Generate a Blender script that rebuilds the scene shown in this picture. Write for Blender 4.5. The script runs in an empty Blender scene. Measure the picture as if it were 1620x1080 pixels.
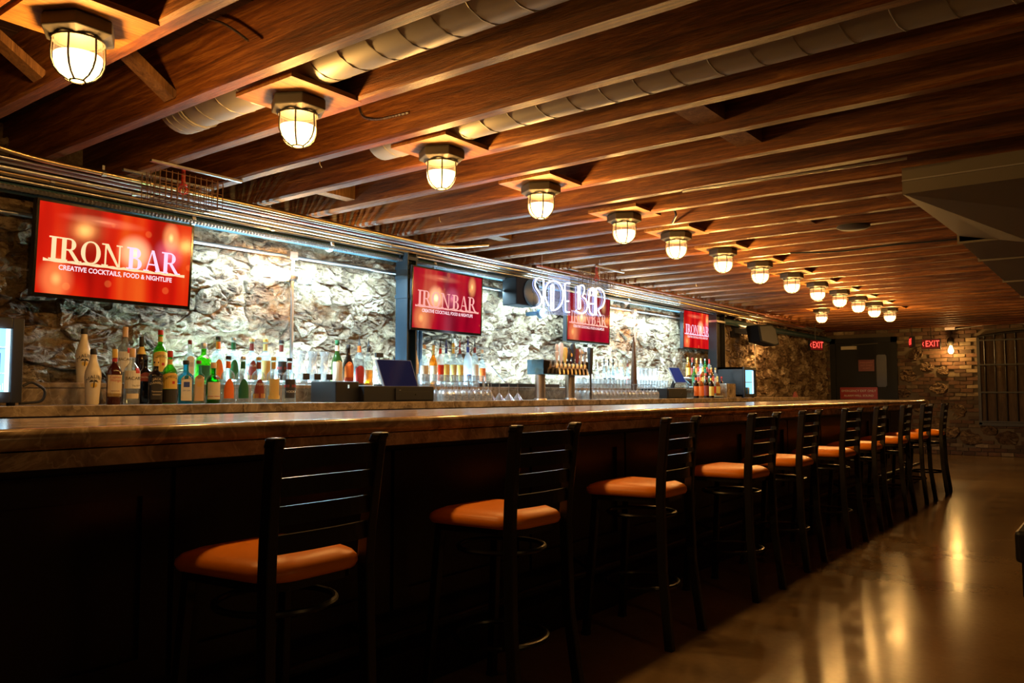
import bpy, math, random
import numpy as np
from mathutils import Vector, Matrix, noise
random.seed(7)
SC = bpy.context.scene
COL = SC.collection
PI = math.pi

# ------------------------------------------------------------------ camera
F_PX = 1280.0
TH = math.atan2(980, math.hypot(1280, 82)); PT = math.atan2(82, 1280); CAMH = 1.2
fw = Vector((-math.sin(TH)*math.cos(PT), math.cos(TH)*math.cos(PT), math.sin(PT)))
rt = Vector((math.cos(TH), math.sin(TH), 0)); up = rt.cross(fw)
cd = bpy.data.cameras.new('camera'); cam = bpy.data.objects.new('camera', cd); COL.objects.link(cam)
cam.matrix_world = Matrix(((rt.x, up.x, -fw.x, 0), (rt.y, up.y, -fw.y, 0), (rt.z, up.z, -fw.z, CAMH), (0, 0, 0, 1)))
cd.sensor_fit = 'HORIZONTAL'; cd.sensor_width = 36; cd.lens = F_PX/1620*36; cd.clip_start = 0.02; cd.clip_end = 100
SC.camera = cam
# measured points of the photograph brought onto known planes of the room
CAM = Vector((0, 0, CAMH))
def ray(x, y): return rt*(x-810) + up*(540-y) + fw*F_PX
def onX(x, y, X): r = ray(x, y); return CAM + r*(X/r.x)
def onY(x, y, Y): r = ray(x, y); return CAM + r*(Y/r.y)
def onZ(x, y, Z): r = ray(x, y); return CAM + r*((Z-CAMH)/r.z)

# ------------------------------------------------------------------ world, exposure, lights
w = bpy.data.worlds.new('world'); SC.world = w; w.use_nodes = True
w.node_tree.nodes['Background'].inputs[0].default_value = (0.9, 0.5, 0.25, 1)
w.node_tree.nodes['Background'].inputs[1].default_value = 0.004
SC.view_settings.view_transform = 'Standard'; SC.view_settings.look = 'None'
SC.view_settings.exposure = 0.0; SC.view_settings.gamma = 1.0; SC.view_settings.use_curve_mapping = False
try:
    SC.cycles.use_denoising = True; SC.cycles.max_bounces = 8; SC.cycles.transparent_max_bounces = 24
    SC.cycles.caustics_reflective = False; SC.cycles.caustics_refractive = False
    SC.cycles.sample_clamp_indirect = 4.0
except Exception: pass
LAMP_W = 29.0; WARM = (1.0, 0.56, 0.18)
def light(name, kind, loc, energy, color, **k):
    l = bpy.data.lights.new(name, kind); l.energy = energy; l.color = color
    for a, b in k.items():
        if a != 'rot': setattr(l, a, b)
    o = bpy.data.objects.new(name, l); o.location = loc
    if 'rot' in k: o.rotation_euler = k['rot']
    COL.objects.link(o); return o
LED = (0.50, 0.82, 1.0)
for y0, y1 in ((2.95, 4.8), (4.8, 6.6), (6.6, 8.5), (8.5, 10.4)):      # LED tape lying behind the bottles on the ledge, shining up the wall
    light('led_tape_light', 'AREA', (-4.98, (y0+y1)/2, 1.285), 42.0*(y1-y0), LED, shape='RECTANGLE', size=0.02, size_y=y1-y0,
          rot=(0, PI+math.radians(-10), 0))
for y0, y1 in ((3.05, 4.78), (6.05, 7.4), (8.6, 10.5)):               # LED tape along the wall conduit, shining down the stones and up at the pipes
    light('led_tape_light', 'AREA', (-5.00, (y0+y1)/2, 2.225), 46.0*(y1-y0), LED, shape='RECTANGLE', size=0.02, size_y=y1-y0,
          rot=(0, math.radians(10), 0))
    light('led_tape_light', 'AREA', (-4.99, (y0+y1)/2, 2.235), 7.0*(y1-y0), LED, shape='RECTANGLE', size=0.015, size_y=y1-y0,
          rot=(0, math.radians(180), 0))
for x, y in ((1.9, -1.2), (1.9, 2.2)):                # added fill for the bar front, as from unseen lamps to the right
    light('room_fill_light', 'POINT', (x, y, 2.25), 11.0, WARM, shadow_soft_size=0.15)

# ------------------------------------------------------------------ materials
MATS = {}
def nmat(name):
    m = bpy.data.materials.new(name); m.use_nodes = True; nt = m.node_tree
    b = nt.nodes['Principled BSDF']; MATS[name] = m
    return m, nt, b
def plain(name, c, r=0.5, metal=0.0, spec=0.5, emit=None, es=1.0, coat=0.0):
    if name in MATS: return MATS[name]
    m, nt, b = nmat(name)
    b.inputs['Base Color'].default_value = (*c, 1); b.inputs['Roughness'].default_value = r
    b.inputs['Metallic'].default_value = metal; b.inputs['Specular IOR Level'].default_value = spec
    b.inputs['Coat Weight'].default_value = coat
    if emit:
        b.inputs['Emission Color'].default_value = (*emit, 1); b.inputs['Emission Strength'].default_value = es
    return m
def N(nt, t, **k):
    n = nt.nodes.new(t)
    for a, b in k.items():
        if a in n.inputs.keys() if hasattr(n.inputs, 'keys') else False: n.inputs[a].default_value = b
        else: setattr(n, a, b)
    return n
def ramp(nt, fac, stops, interp='LINEAR'):
    r = nt.nodes.new('ShaderNodeValToRGB'); r.color_ramp.interpolation = interp
    e = r.color_ramp.elements
    while len(e) < len(stops): e.new(0.5)
    for q, (p, c) in zip(e, stops): q.position = p; q.color = (*c, 1)
    nt.links.new(fac, r.inputs[0]); return r.outputs[0]
def coords(nt, scale=(1, 1, 1), kind='Object', rand=False):
    tc = nt.nodes.new('ShaderNodeTexCoord'); mp = nt.nodes.new('ShaderNodeMapping')
    mp.inputs['Scale'].default_value = scale
    nt.links.new(tc.outputs[kind], mp.inputs[0])
    if rand:
        oi = nt.nodes.new('ShaderNodeObjectInfo'); mu = nt.nodes.new('ShaderNodeVectorMath'); mu.operation = 'MULTIPLY_ADD'
        cb = nt.nodes.new('ShaderNodeCombineXYZ')
        for i in range(3): nt.links.new(oi.outputs['Random'], cb.inputs[i])
        nt.links.new(cb.outputs[0], mu.inputs[0]); mu.inputs[1].default_value = (37, 53, 71)
        nt.links.new(mp.outputs[0], mu.inputs[2]); return mu.outputs[0]
    return mp.outputs[0]
def noise_n(nt, vec, scale, detail=6, rough=0.6, dist=0.0):
    n = nt.nodes.new('ShaderNodeTexNoise'); n.inputs['Scale'].default_value = scale
    n.inputs['Detail'].default_value = detail; n.inputs['Roughness'].default_value = rough
    n.inputs['Distortion'].default_value = dist
    nt.links.new(vec, n.inputs['Vector']); return n.outputs['Fac']
def mixc(nt, fac, a, b, mode='MIX'):
    m = nt.nodes.new('ShaderNodeMix'); m.data_type = 'RGBA'; m.blend_type = mode
    for s, v in ((0, fac), (6, a), (7, b)):
        if hasattr(v, 'links') or hasattr(v, 'is_linked'): nt.links.new(v, m.inputs[s])
        else: m.inputs[s].default_value = v if s == 0 else (*v, 1)
    return m.outputs[2]
def bump(nt, b, h, strength=0.3, dist=0.02):
    n = nt.nodes.new('ShaderNodeBump'); n.inputs['Strength'].default_value = strength; n.inputs['Distance'].default_value = dist
    nt.links.new(h, n.inputs['Height']); nt.links.new(n.outputs[0], b.inputs['Normal'])

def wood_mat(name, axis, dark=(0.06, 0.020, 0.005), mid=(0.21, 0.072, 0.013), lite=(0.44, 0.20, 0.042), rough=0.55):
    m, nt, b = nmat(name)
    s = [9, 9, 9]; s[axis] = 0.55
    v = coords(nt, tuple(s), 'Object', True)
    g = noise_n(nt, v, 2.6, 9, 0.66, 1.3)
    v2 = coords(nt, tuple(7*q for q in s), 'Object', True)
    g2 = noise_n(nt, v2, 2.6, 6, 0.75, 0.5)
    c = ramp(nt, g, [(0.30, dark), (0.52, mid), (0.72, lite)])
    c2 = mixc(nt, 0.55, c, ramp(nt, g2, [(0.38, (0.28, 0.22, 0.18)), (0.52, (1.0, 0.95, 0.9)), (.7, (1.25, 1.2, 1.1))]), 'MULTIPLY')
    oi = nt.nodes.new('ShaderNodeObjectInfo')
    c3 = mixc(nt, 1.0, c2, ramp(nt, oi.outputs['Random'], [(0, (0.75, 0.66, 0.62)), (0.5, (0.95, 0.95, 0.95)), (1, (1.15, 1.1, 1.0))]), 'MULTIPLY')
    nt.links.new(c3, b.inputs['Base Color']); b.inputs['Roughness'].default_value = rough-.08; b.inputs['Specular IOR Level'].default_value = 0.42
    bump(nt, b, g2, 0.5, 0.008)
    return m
M_JOIST = wood_mat('joist_wood', 0)
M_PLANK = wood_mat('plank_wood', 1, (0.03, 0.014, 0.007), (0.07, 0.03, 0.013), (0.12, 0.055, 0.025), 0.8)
M_BOARD = wood_mat('mounting_board_wood', 1, (0.16, 0.07, 0.015), (0.32, 0.155, 0.035), (0.42, 0.22, 0.05))
M_BLOCK = wood_mat('block_wood', 2, (0.14, 0.07, 0.025), (0.3, 0.16, 0.06), (0.42, 0.25, 0.1), 0.7)

def stone_mat():
    m, nt, b = nmat('rubble_stone')
    v = coords(nt, (1, 1, 1.8), 'Object', True)
    at = nt.nodes.new('ShaderNodeAttribute'); at.attribute_name = 'tone'
    base = ramp(nt, at.outputs['Fac'], [(0.0, (0.17, 0.115, 0.07)), (0.3, (0.33, 0.25, 0.17)), (0.6, (0.48, 0.40, 0.30)), (1.0, (0.62, 0.56, 0.47))])
    n1 = noise_n(nt, v, 7, 9, 0.72, 1.2); n2 = noise_n(nt, v, 24, 8, 0.78, 0.5)
    c = mixc(nt, 0.9, base, ramp(nt, n1, [(0.37, (0.22, 0.13, 0.07)), (0.46, (0.85, 0.70, 0.52)), (0.58, (1.45, 1.42, 1.38))]), 'MULTIPLY')  # low noise darkens the colour too, painting crevice shade into the stone
    c = mixc(nt, 0.85, c, ramp(nt, n2, [(0.39, (0.20, 0.12, 0.06)), (0.46, (1, 0.93, 0.85)), (0.7, (1.25, 1.25, 1.25))]), 'MULTIPLY')
    nt.links.new(c, b.inputs['Base Color']); b.inputs['Roughness'].default_value = 0.85
    ad = nt.nodes.new('ShaderNodeMath'); ad.operation = 'MULTIPLY_ADD'; ad.inputs[1].default_value = 0.45; nt.links.new(n2, ad.inputs[0]); nt.links.new(n1, ad.inputs[2])
    bump(nt, b, ad.outputs[0], 1.0, 0.11)
    return m
M_STONE = stone_mat()
def mortar_mat():
    m, nt, b = nmat('lime_mortar')
    v = coords(nt)
    n1 = noise_n(nt, v, 7, 8, 0.7, 0.5); n2 = noise_n(nt, v, 45, 5, 0.7)
    c = ramp(nt, n1, [(0.3, (0.22, 0.14, 0.07)), (0.5, (0.42, 0.31, 0.18)), (0.7, (0.56, 0.46, 0.32))])
    c = mixc(nt, 0.6, c, ramp(nt, n2, [(0.35, (0.5, 0.4, 0.3)), (0.6, (1.1, 1.1, 1.1))]), 'MULTIPLY')
    nt.links.new(c, b.inputs['Base Color']); b.inputs['Roughness'].default_value = 0.9
    n3 = noise_n(nt, coords(nt, (1, 1, 1.6)), 13, 8, 0.75, 1.0)
    bump(nt, b, n3, 1.0, 0.07); return m
M_MORTAR = mortar_mat()
def brick_mat():
    m, nt, b = nmat('old_brick')
    oi = nt.nodes.new('ShaderNodeObjectInfo'); at = nt.nodes.new('ShaderNodeAttribute'); at.attribute_name = 'tone'
    ad = nt.nodes.new('ShaderNodeMath'); ad.operation = 'ADD'; nt.links.new(oi.outputs['Random'], ad.inputs[0]); nt.links.new(at.outputs['Fac'], ad.inputs[1])
    fr = nt.nodes.new('ShaderNodeMath'); fr.operation = 'FRACT'; nt.links.new(ad.outputs[0], fr.inputs[0])
    base = ramp(nt, fr.outputs[0], [(0, (0.055, 0.035, 0.022)), (0.35, (0.10, 0.05, 0.03)), (0.6, (0.14, 0.075, 0.042)), (0.85, (0.13, 0.10, 0.062)), (0.95, (0.24, 0.18, 0.11)), (1, (0.32, 0.25, 0.16))])
    v = coords(nt, (1, 1, 1), 'Object', True); n = noise_n(nt, v, 14, 6, 0.7)
    c = mixc(nt, 0.75, base, ramp(nt, n, [(0.3, (0.5, 0.45, 0.4)), (0.6, (1.2, 1.15, 1.1))]), 'MULTIPLY')
    nt.links.new(c, b.inputs['Base Color']); b.inputs['Roughness'].default_value = 0.85; bump(nt, b, n, 0.6, 0.01); return m
M_BRICK = brick_mat()
def marble_mat(name, k=1.0, rough=0.12):
    m, nt, b = nmat(name)
    v = coords(nt, (1, 1, 1))
    n1 = noise_n(nt, v, 5, 9, 0.62, 1.6)
    n2 = noise_n(nt, v, 2.6, 7, 0.55, 3.2)
    c = ramp(nt, n1, [(0.3, (0.075*k, 0.052*k, 0.034*k)), (0.47, (0.20*k, 0.150*k, 0.100*k)), (0.62, (0.32*k, 0.25*k, 0.175*k)), (0.75, (0.44*k, 0.365*k, 0.275*k))])
    ve = ramp(nt, n2, [(0.475, (0, 0, 0)), (0.5, (1, 1, 1)), (0.525, (0, 0, 0))])
    vf = nt.nodes.new('ShaderNodeMath'); vf.operation = 'MULTIPLY'; vf.inputs[1].default_value = 0.38; nt.links.new(ve, vf.inputs[0])
    c = mixc(nt, vf.outputs[0], c, (0.50*k, 0.42*k, 0.32*k))
    nt.links.new(c, b.inputs['Base Color']); b.inputs['Roughness'].default_value = rough
    return m
M_MARBLE = marble_mat('brown_marble', 1.9, 0.16); M_MARBLE2 = marble_mat('counter_marble', 1.2, 0.25)
def floor_mat():
    m, nt, b = nmat('polished_concrete')
    v = coords(nt, (1, 1, 1)); n1 = noise_n(nt, v, 0.8, 3, 0.5, 0.4); n2 = noise_n(nt, v, 30, 5, 0.7)
    c = ramp(nt, n1, [(0.3, (0.165, 0.104, 0.049)), (0.5, (0.225, 0.145, 0.070)), (0.7, (0.285, 0.192, 0.097))])
    c = mixc(nt, 0.35, c, ramp(nt, n2, [(0.3, (0.7, 0.7, 0.7)), (0.7, (1.15, 1.15, 1.15))]), 'MULTIPLY')
    nt.links.new(c, b.inputs['Base Color'])
    r = ramp(nt, n1, [(0.3, (0.155, 0.155, 0.155)), (0.7, (0.21, 0.21, 0.21))]); nt.links.new(r, b.inputs['Roughness'])
    b.inputs['Specular IOR Level'].default_value = 0.22
    bump(nt, b, noise_n(nt, v, 55, 3, 0.5), 0.05, 0.003); return m
M_FLOOR = floor_mat()
def leather():
    m, nt, b = nmat('orange_vinyl'); v = coords(nt); n = noise_n(nt, v, 260, 3, 0.5)
    b.inputs['Base Color'].default_value = (0.88, 0.25, 0.006, 1); b.inputs['Roughness'].default_value = 0.36; b.inputs['Specular IOR Level'].default_value = 0.3
    bump(nt, b, n, 0.12, 0.001); return m
M_VINYL = leather()
M_BLACK = plain('black_painted_steel', (0.012, 0.011, 0.011), 0.32)
M_PANEL = plain('black_stained_panel', (0.013, 0.008, 0.006), 0.28)
M_PLASTIC = plain('black_plastic', (0.012, 0.012, 0.014), 0.42)
M_TVB = plain('gloss_black_bezel', (0.008, 0.008, 0.009), 0.15)
M_GALV = plain('galvanised_steel', (0.36, 0.34, 0.30), 0.5, 0.35)
M_PIPE = plain('conduit_steel', (0.55, 0.55, 0.56), 0.3, 1.0)
M_BRASS = plain('brassy_conduit', (0.62, 0.46, 0.25), 0.3, 1.0)
M_RUST = plain('rust_brown_cable', (0.22, 0.07, 0.04), 0.6)
M_CHROME = plain('chrome', (0.75, 0.75, 0.75), 0.12, 1.0)
M_BLUE = plain('dark_blue_paint', (0.003, 0.014, 0.025), 0.5)
M_DARKPIPE = plain('dark_pipe', (0.03, 0.075, 0.10), 0.35)
M_CAST = plain('grey_cast_iron', (0.045, 0.042, 0.036), 0.6, 0.2)
M_WIRE = plain('rusty_wire', (0.16, 0.08, 0.045), 0.6, 0.5)
M_REDP = plain('red_paint', (0.5, 0.03, 0.02), 0.4)
M_DUCT = plain('dull_duct_metal', (0.19, 0.165, 0.12), 0.55, 0.35)
M_DARK = plain('dark_wall_paint', (0.05, 0.04, 0.035), 0.8)
M_WHITEP = plain('white_paint', (0.7, 0.7, 0.68), 0.5)

def seethru(name, tint, gloss=0.12, rough=0.04, emit=None, es=0.0, diff=0.0, edge=0.22, gmul=0.80):
    if name in MATS: return MATS[name]
    m = bpy.data.materials.new(name); m.use_nodes = True; nt = m.node_tree; nt.nodes.clear(); MATS[name] = m
    out = nt.nodes.new('ShaderNodeOutputMaterial')
    tr = nt.nodes.new('ShaderNodeBsdfTransparent'); tr.inputs[0].default_value = (*tint, 1)
    lw2 = nt.nodes.new('ShaderNodeLayerWeight'); lw2.inputs[0].default_value = 0.30
    nt.links.new(mixc(nt, ramp(nt, lw2.outputs['Facing'], [(.35, (0, 0, 0)), (.9, (1, 1, 1))]), tint, tuple(q*q*edge for q in tint)), tr.inputs[0])
    gl = nt.nodes.new('ShaderNodeBsdfGlossy'); gl.inputs[0].default_value = (1, 1, 1, 1); gl.inputs['Roughness'].default_value = rough
    lw = nt.nodes.new('ShaderNodeLayerWeight'); lw.inputs[0].default_value = 0.35
    mu = nt.nodes.new('ShaderNodeMath'); mu.operation = 'MULTIPLY_ADD'; mu.inputs[1].default_value = gmul; mu.inputs[2].default_value = gloss*0.45
    mu.use_clamp = True
    nt.links.new(lw.outputs['Facing'], mu.inputs[0])
    sq = nt.nodes.new('ShaderNodeMath'); sq.operation = 'POWER'; sq.inputs[1].default_value = 2.0; nt.links.new(mu.outputs[0], sq.inputs[0])
    mx = nt.nodes.new('ShaderNodeMixShader'); nt.links.new(sq.outputs[0], mx.inputs[0]); nt.links.new(tr.outputs[0], mx.inputs[1]); nt.links.new(gl.outputs[0], mx.inputs[2])
    last = mx.outputs[0]
    if diff:
        df = nt.nodes.new('ShaderNodeBsdfDiffuse'); df.inputs[0].default_value = (*tint, 1)
        m3 = nt.nodes.new('ShaderNodeMixShader'); m3.inputs[0].default_value = diff
        nt.links.new(last, m3.inputs[1]); nt.links.new(df.outputs[0], m3.inputs[2]); last = m3.outputs[0]
    if emit:
        em = nt.nodes.new('ShaderNodeEmission'); em.inputs[0].default_value = (*emit, 1); em.inputs[1].default_value = es
        ad = nt.nodes.new('ShaderNodeAddShader'); nt.links.new(last, ad.inputs[0]); nt.links.new(em.outputs[0], ad.inputs[1]); last = ad.outputs[0]
    nt.links.new(last, out.inputs[0]); return m
M_CLEAR = seethru('clear_glass', (0.93, 0.96, 0.97), 0.25)
M_WARE = seethru('glassware', (0.93, 0.94, 0.94), 0.8, 0.06, diff=0.13)
M_GLOW_LOW = seethru('glowing_lamp_glass', (1, 0.9, 0.7), 0.1, 0.1, (1.0, 0.66, 0.30), 4.0, edge=.9)
M_GLOW_UP = seethru('ribbed_lamp_glass', (0.92, 0.8, 0.62), 0.2, 0.2, (1.0, 0.60, 0.27), 0.22, edge=.6)

# ------------------------------------------------------------------ mesh helpers
class MB:
    def __init__(s): s.v = []; s.f = []; s.tone = []
    def add(s, vs, fs):
        o = len(s.v); s.v += [tuple(q) for q in vs]; s.f += [tuple(i+o for i in q) for q in fs]; return s
    def box(s, a, b):
        x0, y0, z0 = a; x1, y1, z1 = b
        vs = [(x, y, z) for x in (x0, x1) for y in (y0, y1) for z in (z0, z1)]
        return s.add(vs, [(0, 1, 3, 2), (4, 6, 7, 5), (0, 4, 5, 1), (2, 3, 7, 6), (0, 2, 6, 4), (1, 5, 7, 3)])
    def bar(s, p, q, w, h=None, upv=(0, 0, 1)):       # rectangular bar from p to q
        p = Vector(p); q = Vector(q); h = h or w; d = (q-p).normalized(); u = Vector(upv)
        a = d.cross(u)
        if a.length < 1e-4: a = d.cross(Vector((1, 0, 0)))
        a.normalize(); c = a.cross(d)
        vs = [e + a*(i*w/2) + c*(j*h/2) for e in (p, q) for i, j in ((-1, -1), (1, -1), (1, 1), (-1, 1))]
        return s.add(vs, [(3, 2, 1, 0), (4, 5, 6, 7), (0, 1, 5, 4), (1, 2, 6, 5), (2, 3, 7, 6), (3, 0, 4, 7)])
    def tube(s, pts, r, n=8, closed=False, caps=True):
        pts = [Vector(p) for p in pts]; rs = r if isinstance(r, (list, tuple)) else [r]*len(pts)
        m = len(pts); rings = []; prev = None
        for i, p in enumerate(pts):
            if closed: d = (pts[(i+1) % m]-pts[i-1])
            else: d = pts[min(i+1, m-1)]-pts[max(i-1, 0)]
            d.normalize()
            if prev is None:
                a = d.cross(Vector((0, 0, 1)));
                if a.length < 1e-3: a = d.cross(Vector((1, 0, 0)))
            else: a = prev - d*prev.dot(d)
            a.normalize(); prev = a; b = d.cross(a)
            rings.append([p + a*(math.cos(2*PI*k/n)*rs[i]) + b*(math.sin(2*PI*k/n)*rs[i]) for k in range(n)])
        vs = [v for g in rings for v in g]; fs = []
        for i in range(m if closed else m-1):
            j = (i+1) % m
            for k in range(n): fs.append((i*n+k, i*n+(k+1) % n, j*n+(k+1) % n, j*n+k))
        if not closed and caps: fs += [tuple(range(n))[::-1], tuple((m-1)*n+k for k in range(n))]
        return s.add(vs, fs)
    def lathe(s, prof, n=20, c=(0, 0, 0), e=2.0, ry=1.0, axis='z', rot=0.0, cap0=True, cap1=True):
        vs = []; fs = []
        for r, z in prof:
            for k in range(n):
                t = 2*PI*k/n + rot; ca, sa = math.cos(t), math.sin(t)
                q = (abs(ca)**e + abs(sa)**e)**(-1/e) if e != 2.0 else 1.0
                x, y = r*ca*q, r*sa*q*ry
                if axis == 'z': vs.append((c[0]+x, c[1]+y, c[2]+z))
                elif axis == 'y': vs.append((c[0]+x, c[1]+z, c[2]-y))
                else: vs.append((c[0]+z, c[1]+x, c[2]+y))
        for i in range(len(prof)-1):
            for k in range(n): fs.append((i*n+k, i*n+(k+1) % n, (i+1)*n+(k+1) % n, (i+1)*n+k))
        if cap0: fs.append(tuple(range(n))[::-1])
        if cap1: fs.append(tuple((len(prof)-1)*n+k for k in range(n)))
        return s.add(vs, fs)
    def prism(s, poly, ax, d0, d1):    # extrude a polygon along ax (0,1,2)
        n = len(poly); vs = []
        for d in (d0, d1):
            for p in poly:
                q = list(p); q.insert(ax, d); vs.append(tuple(q))
        fs = [tuple(range(n))[::-1], tuple(range(n, 2*n))] + [(i, (i+1) % n, n+(i+1) % n, n+i) for i in range(n)]
        return s.add(vs, fs)
    def mesh(s, name, mat=None, smooth=False, angle=None, bevel=0):
        me = bpy.data.meshes.new(name); me.from_pydata(s.v, [], s.f); me.validate()
        if mat:
            for q in (mat if isinstance(mat, (list, tuple)) else [mat]): me.materials.append(q)
        if smooth:
            me.polygons.foreach_set('use_smooth', [True]*len(me.polygons))
            try: me.set_sharp_from_angle(angle=math.radians(angle or 40))
            except Exception: pass
        me.update(); return me
def link(name, me, parent=None, loc=None, rz=None):
    o = bpy.data.objects.new(name, me); COL.objects.link(o)
    if parent: o.parent = parent
    if loc is not None: o.location = loc
    if rz is not None: o.rotation_euler = (0, 0, rz)
    return o
def obj(name, mb, mat, parent=None, loc=None, smooth=False, angle=None, rz=None, bevel=0):
    o = link(name, mb.mesh(name, mat, smooth, angle), parent, loc, rz)
    if bevel:
        b = o.modifiers.new('bevel', 'BEVEL'); b.width = bevel; b.segments = 2; b.limit_method = 'ANGLE'
    return o
def tag(o, label=None, cat=None, group=None, kind=None):
    if label: o['label'] = label
    if cat: o['category'] = cat
    if group: o['group'] = group
    if kind: o['kind'] = kind
    return o
def thing(name, loc, label, cat, group=None, rz=0):
    o = bpy.data.objects.new(name, None); COL.objects.link(o); o.location = loc; o.rotation_euler = (0, 0, rz)
    o.empty_display_size = 0.1
    return tag(o, label, cat, group)
def kids(o): return [c for c in bpy.data.objects if c.parent == o]
def dup(root, loc, rz=None, label=None, tree=None):
    r = root.copy(); COL.objects.link(r); r.location = loc
    if rz is not None: r.rotation_euler = (0, 0, rz)
    if label: r['label'] = label
    def rec(src, dst):
        for ch in src.children:
            c = ch.copy(); COL.objects.link(c); c.parent = dst; rec(ch, c)
    rec(root, r); return r
_tc = {}
def text_mesh(s, size, mat, ext=0.0, name='lettering', spacing=1.0, offset=0.0):
    key = (s, size, mat.name, ext, spacing, offset)
    if key in _tc: return _tc[key]
    c = bpy.data.curves.new('t', 'FONT'); c.body = s; c.size = size; c.extrude = ext; c.align_x = 'CENTER'; c.align_y = 'CENTER'
    c.space_character = spacing; c.offset = offset; c.resolution_u = 3
    o = bpy.data.objects.new('t', c); COL.objects.link(o)
    me = bpy.data.meshes.new_from_object(o.evaluated_get(bpy.context.evaluated_depsgraph_get()))
    bpy.data.objects.remove(o); bpy.data.curves.remove(c)
    me.name = name; me.materials.clear(); me.materials.append(mat); _tc[key] = me; return me
def tmesh_on(s, size, mat, xf, name='lettering', ext=0.0, spacing=1.0, offset=0.0):
    me = text_mesh(s, size, mat, ext, name, spacing, offset).copy()
    for v in me.vertices: v.co = xf(v.co)
    me.update(); return me

# ================================================================== SETTING
YF = 17.95; XW = -5.20; XR = 3.6; YN = -3.0; ZJ = 2.5; ZC = 2.80
f = MB(); f.box((XW-0.3, YN, -0.12), (XR, YF+0.1, 0)); tag(obj('floor', f, M_FLOOR), kind='structure')

# ceiling: subfloor planks and joists
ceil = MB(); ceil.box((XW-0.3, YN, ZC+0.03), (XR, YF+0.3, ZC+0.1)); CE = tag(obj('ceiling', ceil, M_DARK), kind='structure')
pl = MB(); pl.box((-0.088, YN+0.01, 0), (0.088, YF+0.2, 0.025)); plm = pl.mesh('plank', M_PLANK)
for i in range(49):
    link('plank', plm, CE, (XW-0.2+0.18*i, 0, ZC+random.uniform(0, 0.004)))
SP = 0.463; JT = 0.082
joist_far = [1.53 + SP*n for n in range(-9, 36)]
def joist_mesh(seed):
    rnd = random.Random(seed); m = MB(); n = 34; x0, x1 = XW-0.28, XR-0.02
    rings = []
    for i in range(n+1):
        x = x0+(x1-x0)*i/n
        a = [noise.noise(Vector((x*0.9, seed*3.1, k*7.7)))*0.010 + noise.noise(Vector((x*5, seed*3.1, k*7.7)))*0.004 for k in range(4)]
        hh = JT/2
        c = 0.010 + abs(noise.noise(Vector((x*3.3, seed, 9))))*0.012
        rings += [(x, -hh+a[0]*.6, ZC-ZJ), (x, -hh+a[1]*.6, c), (x, -hh+c+a[1]*.6, a[2]*.5), (x, hh-c+a[0]*.6, a[2]*.5), (x, hh+a[0]*.6, c), (x, hh+a[0]*.6, ZC-ZJ)]
    fs = []
    for i in range(n):
        for k in range(5): fs.append((i*6+k, i*6+k+1, (i+1)*6+k+1, (i+1)*6+k))
    fs += [tuple(range(6)), tuple(n*6+k for k in range(5, -1, -1))]
    m.add(rings, fs); return m.mesh('joist', M_JOIST)
jm = [joist_mesh(s) for s in range(9)]
for i, y in enumerate(joist_far):
    if y > YF: break
    o = link('joist', jm[i % 9], CE, (0, y-JT/2, ZJ))
# cross bridging and blocks between joists
def brace(x, n, ztop=ZC-0.02, zbot=ZJ+0.03, s=1, w=0.05):
    y0 = 1.53+SP*n; y1 = y0+SP-JT
    m = MB(); a = (x, y0, ztop if s > 0 else zbot); b = (x, y1, zbot if s > 0 else ztop)
    m.bar(a, b, w, 0.035); obj('bridging', m, M_BLOCK, CE)
for n, x in ((-2, -3.7), (-1, -3.62), (0, -3.40), (-3, -3.7)):
    brace(x, n, s=1, zbot=ZJ+.035, w=.085)
for n, x, ww in ((4, -1.62, 0.15), (5, -1.60, 0.14), (7, -0.2, 0.1), (4, -4.3, .09), (8, -4.35, 0.12), (9, -1.22, .14), (13, -1.7, .1), (10, -2.0, .1)):
    y0 = 1.53+SP*n; m = MB(); m.box((x-ww/2, y0, ZJ+0.05), (x+ww/2, y0+SP-JT, ZC-0.02)); obj('blocking', m, M_BLOCK, CE)

# walls
def wall(name, a, b, mat=M_DARK):
    m = MB(); m.box(a, b); return tag(obj(name, m, mat), kind='structure')
def rubble(y0, y1, z0, z1, cw=0.225, ch=0.125):
    seeds = []; z = z0-0.1; r = 0
    while z < z1+0.1:
        y = y0-0.2+random.random()*cw; h = ch*random.uniform(0.8, 1.25)
        while y < y1+0.2:
            seeds.append((y, z+random.uniform(-.5, .5)*ch)); y += cw*random.choice((0.4, 0.6, 0.8, 1.0, 1.3, 1.7))
        z += h; r += 1
    S = np.array(seeds); K = 1.7; T = S.copy(); T[:, 1] *= K; polys = []
    for i, s in enumerate(T):
        if not (y0-0.02 < S[i, 0] < y1+0.02 and z0-0.05 < S[i, 1] < z1+0.06): continue
        d = np.hypot(*(T-s).T); nb = [j for j in np.argsort(d)[1:16]]
        R = 0.5; poly = [(s[0]-R, s[1]-R), (s[0]+R, s[1]-R), (s[0]+R, s[1]+R), (s[0]-R, s[1]+R)]
        for j in nb:
            t = T[j]; nx, ny = t-s; c = (t+s)/2; new = []
            for q in range(len(poly)):
                A = poly[q]; B = poly[(q+1) % len(poly)]
                da = (A[0]-c[0])*nx+(A[1]-c[1])*ny; db = (B[0]-c[0])*nx+(B[1]-c[1])*ny
                if da <= 0: new.append(A)
                if da*db < 0:
                    u = da/(da-db); new.append((A[0]+(B[0]-A[0])*u, A[1]+(B[1]-A[1])*u))
            poly = new
            if len(poly) < 3: break
        if len(poly) >= 3: polys.append((float(S[i, 0]), float(S[i, 1]), [(p[0], p[1]/K) for p in poly]))
    return polys
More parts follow.
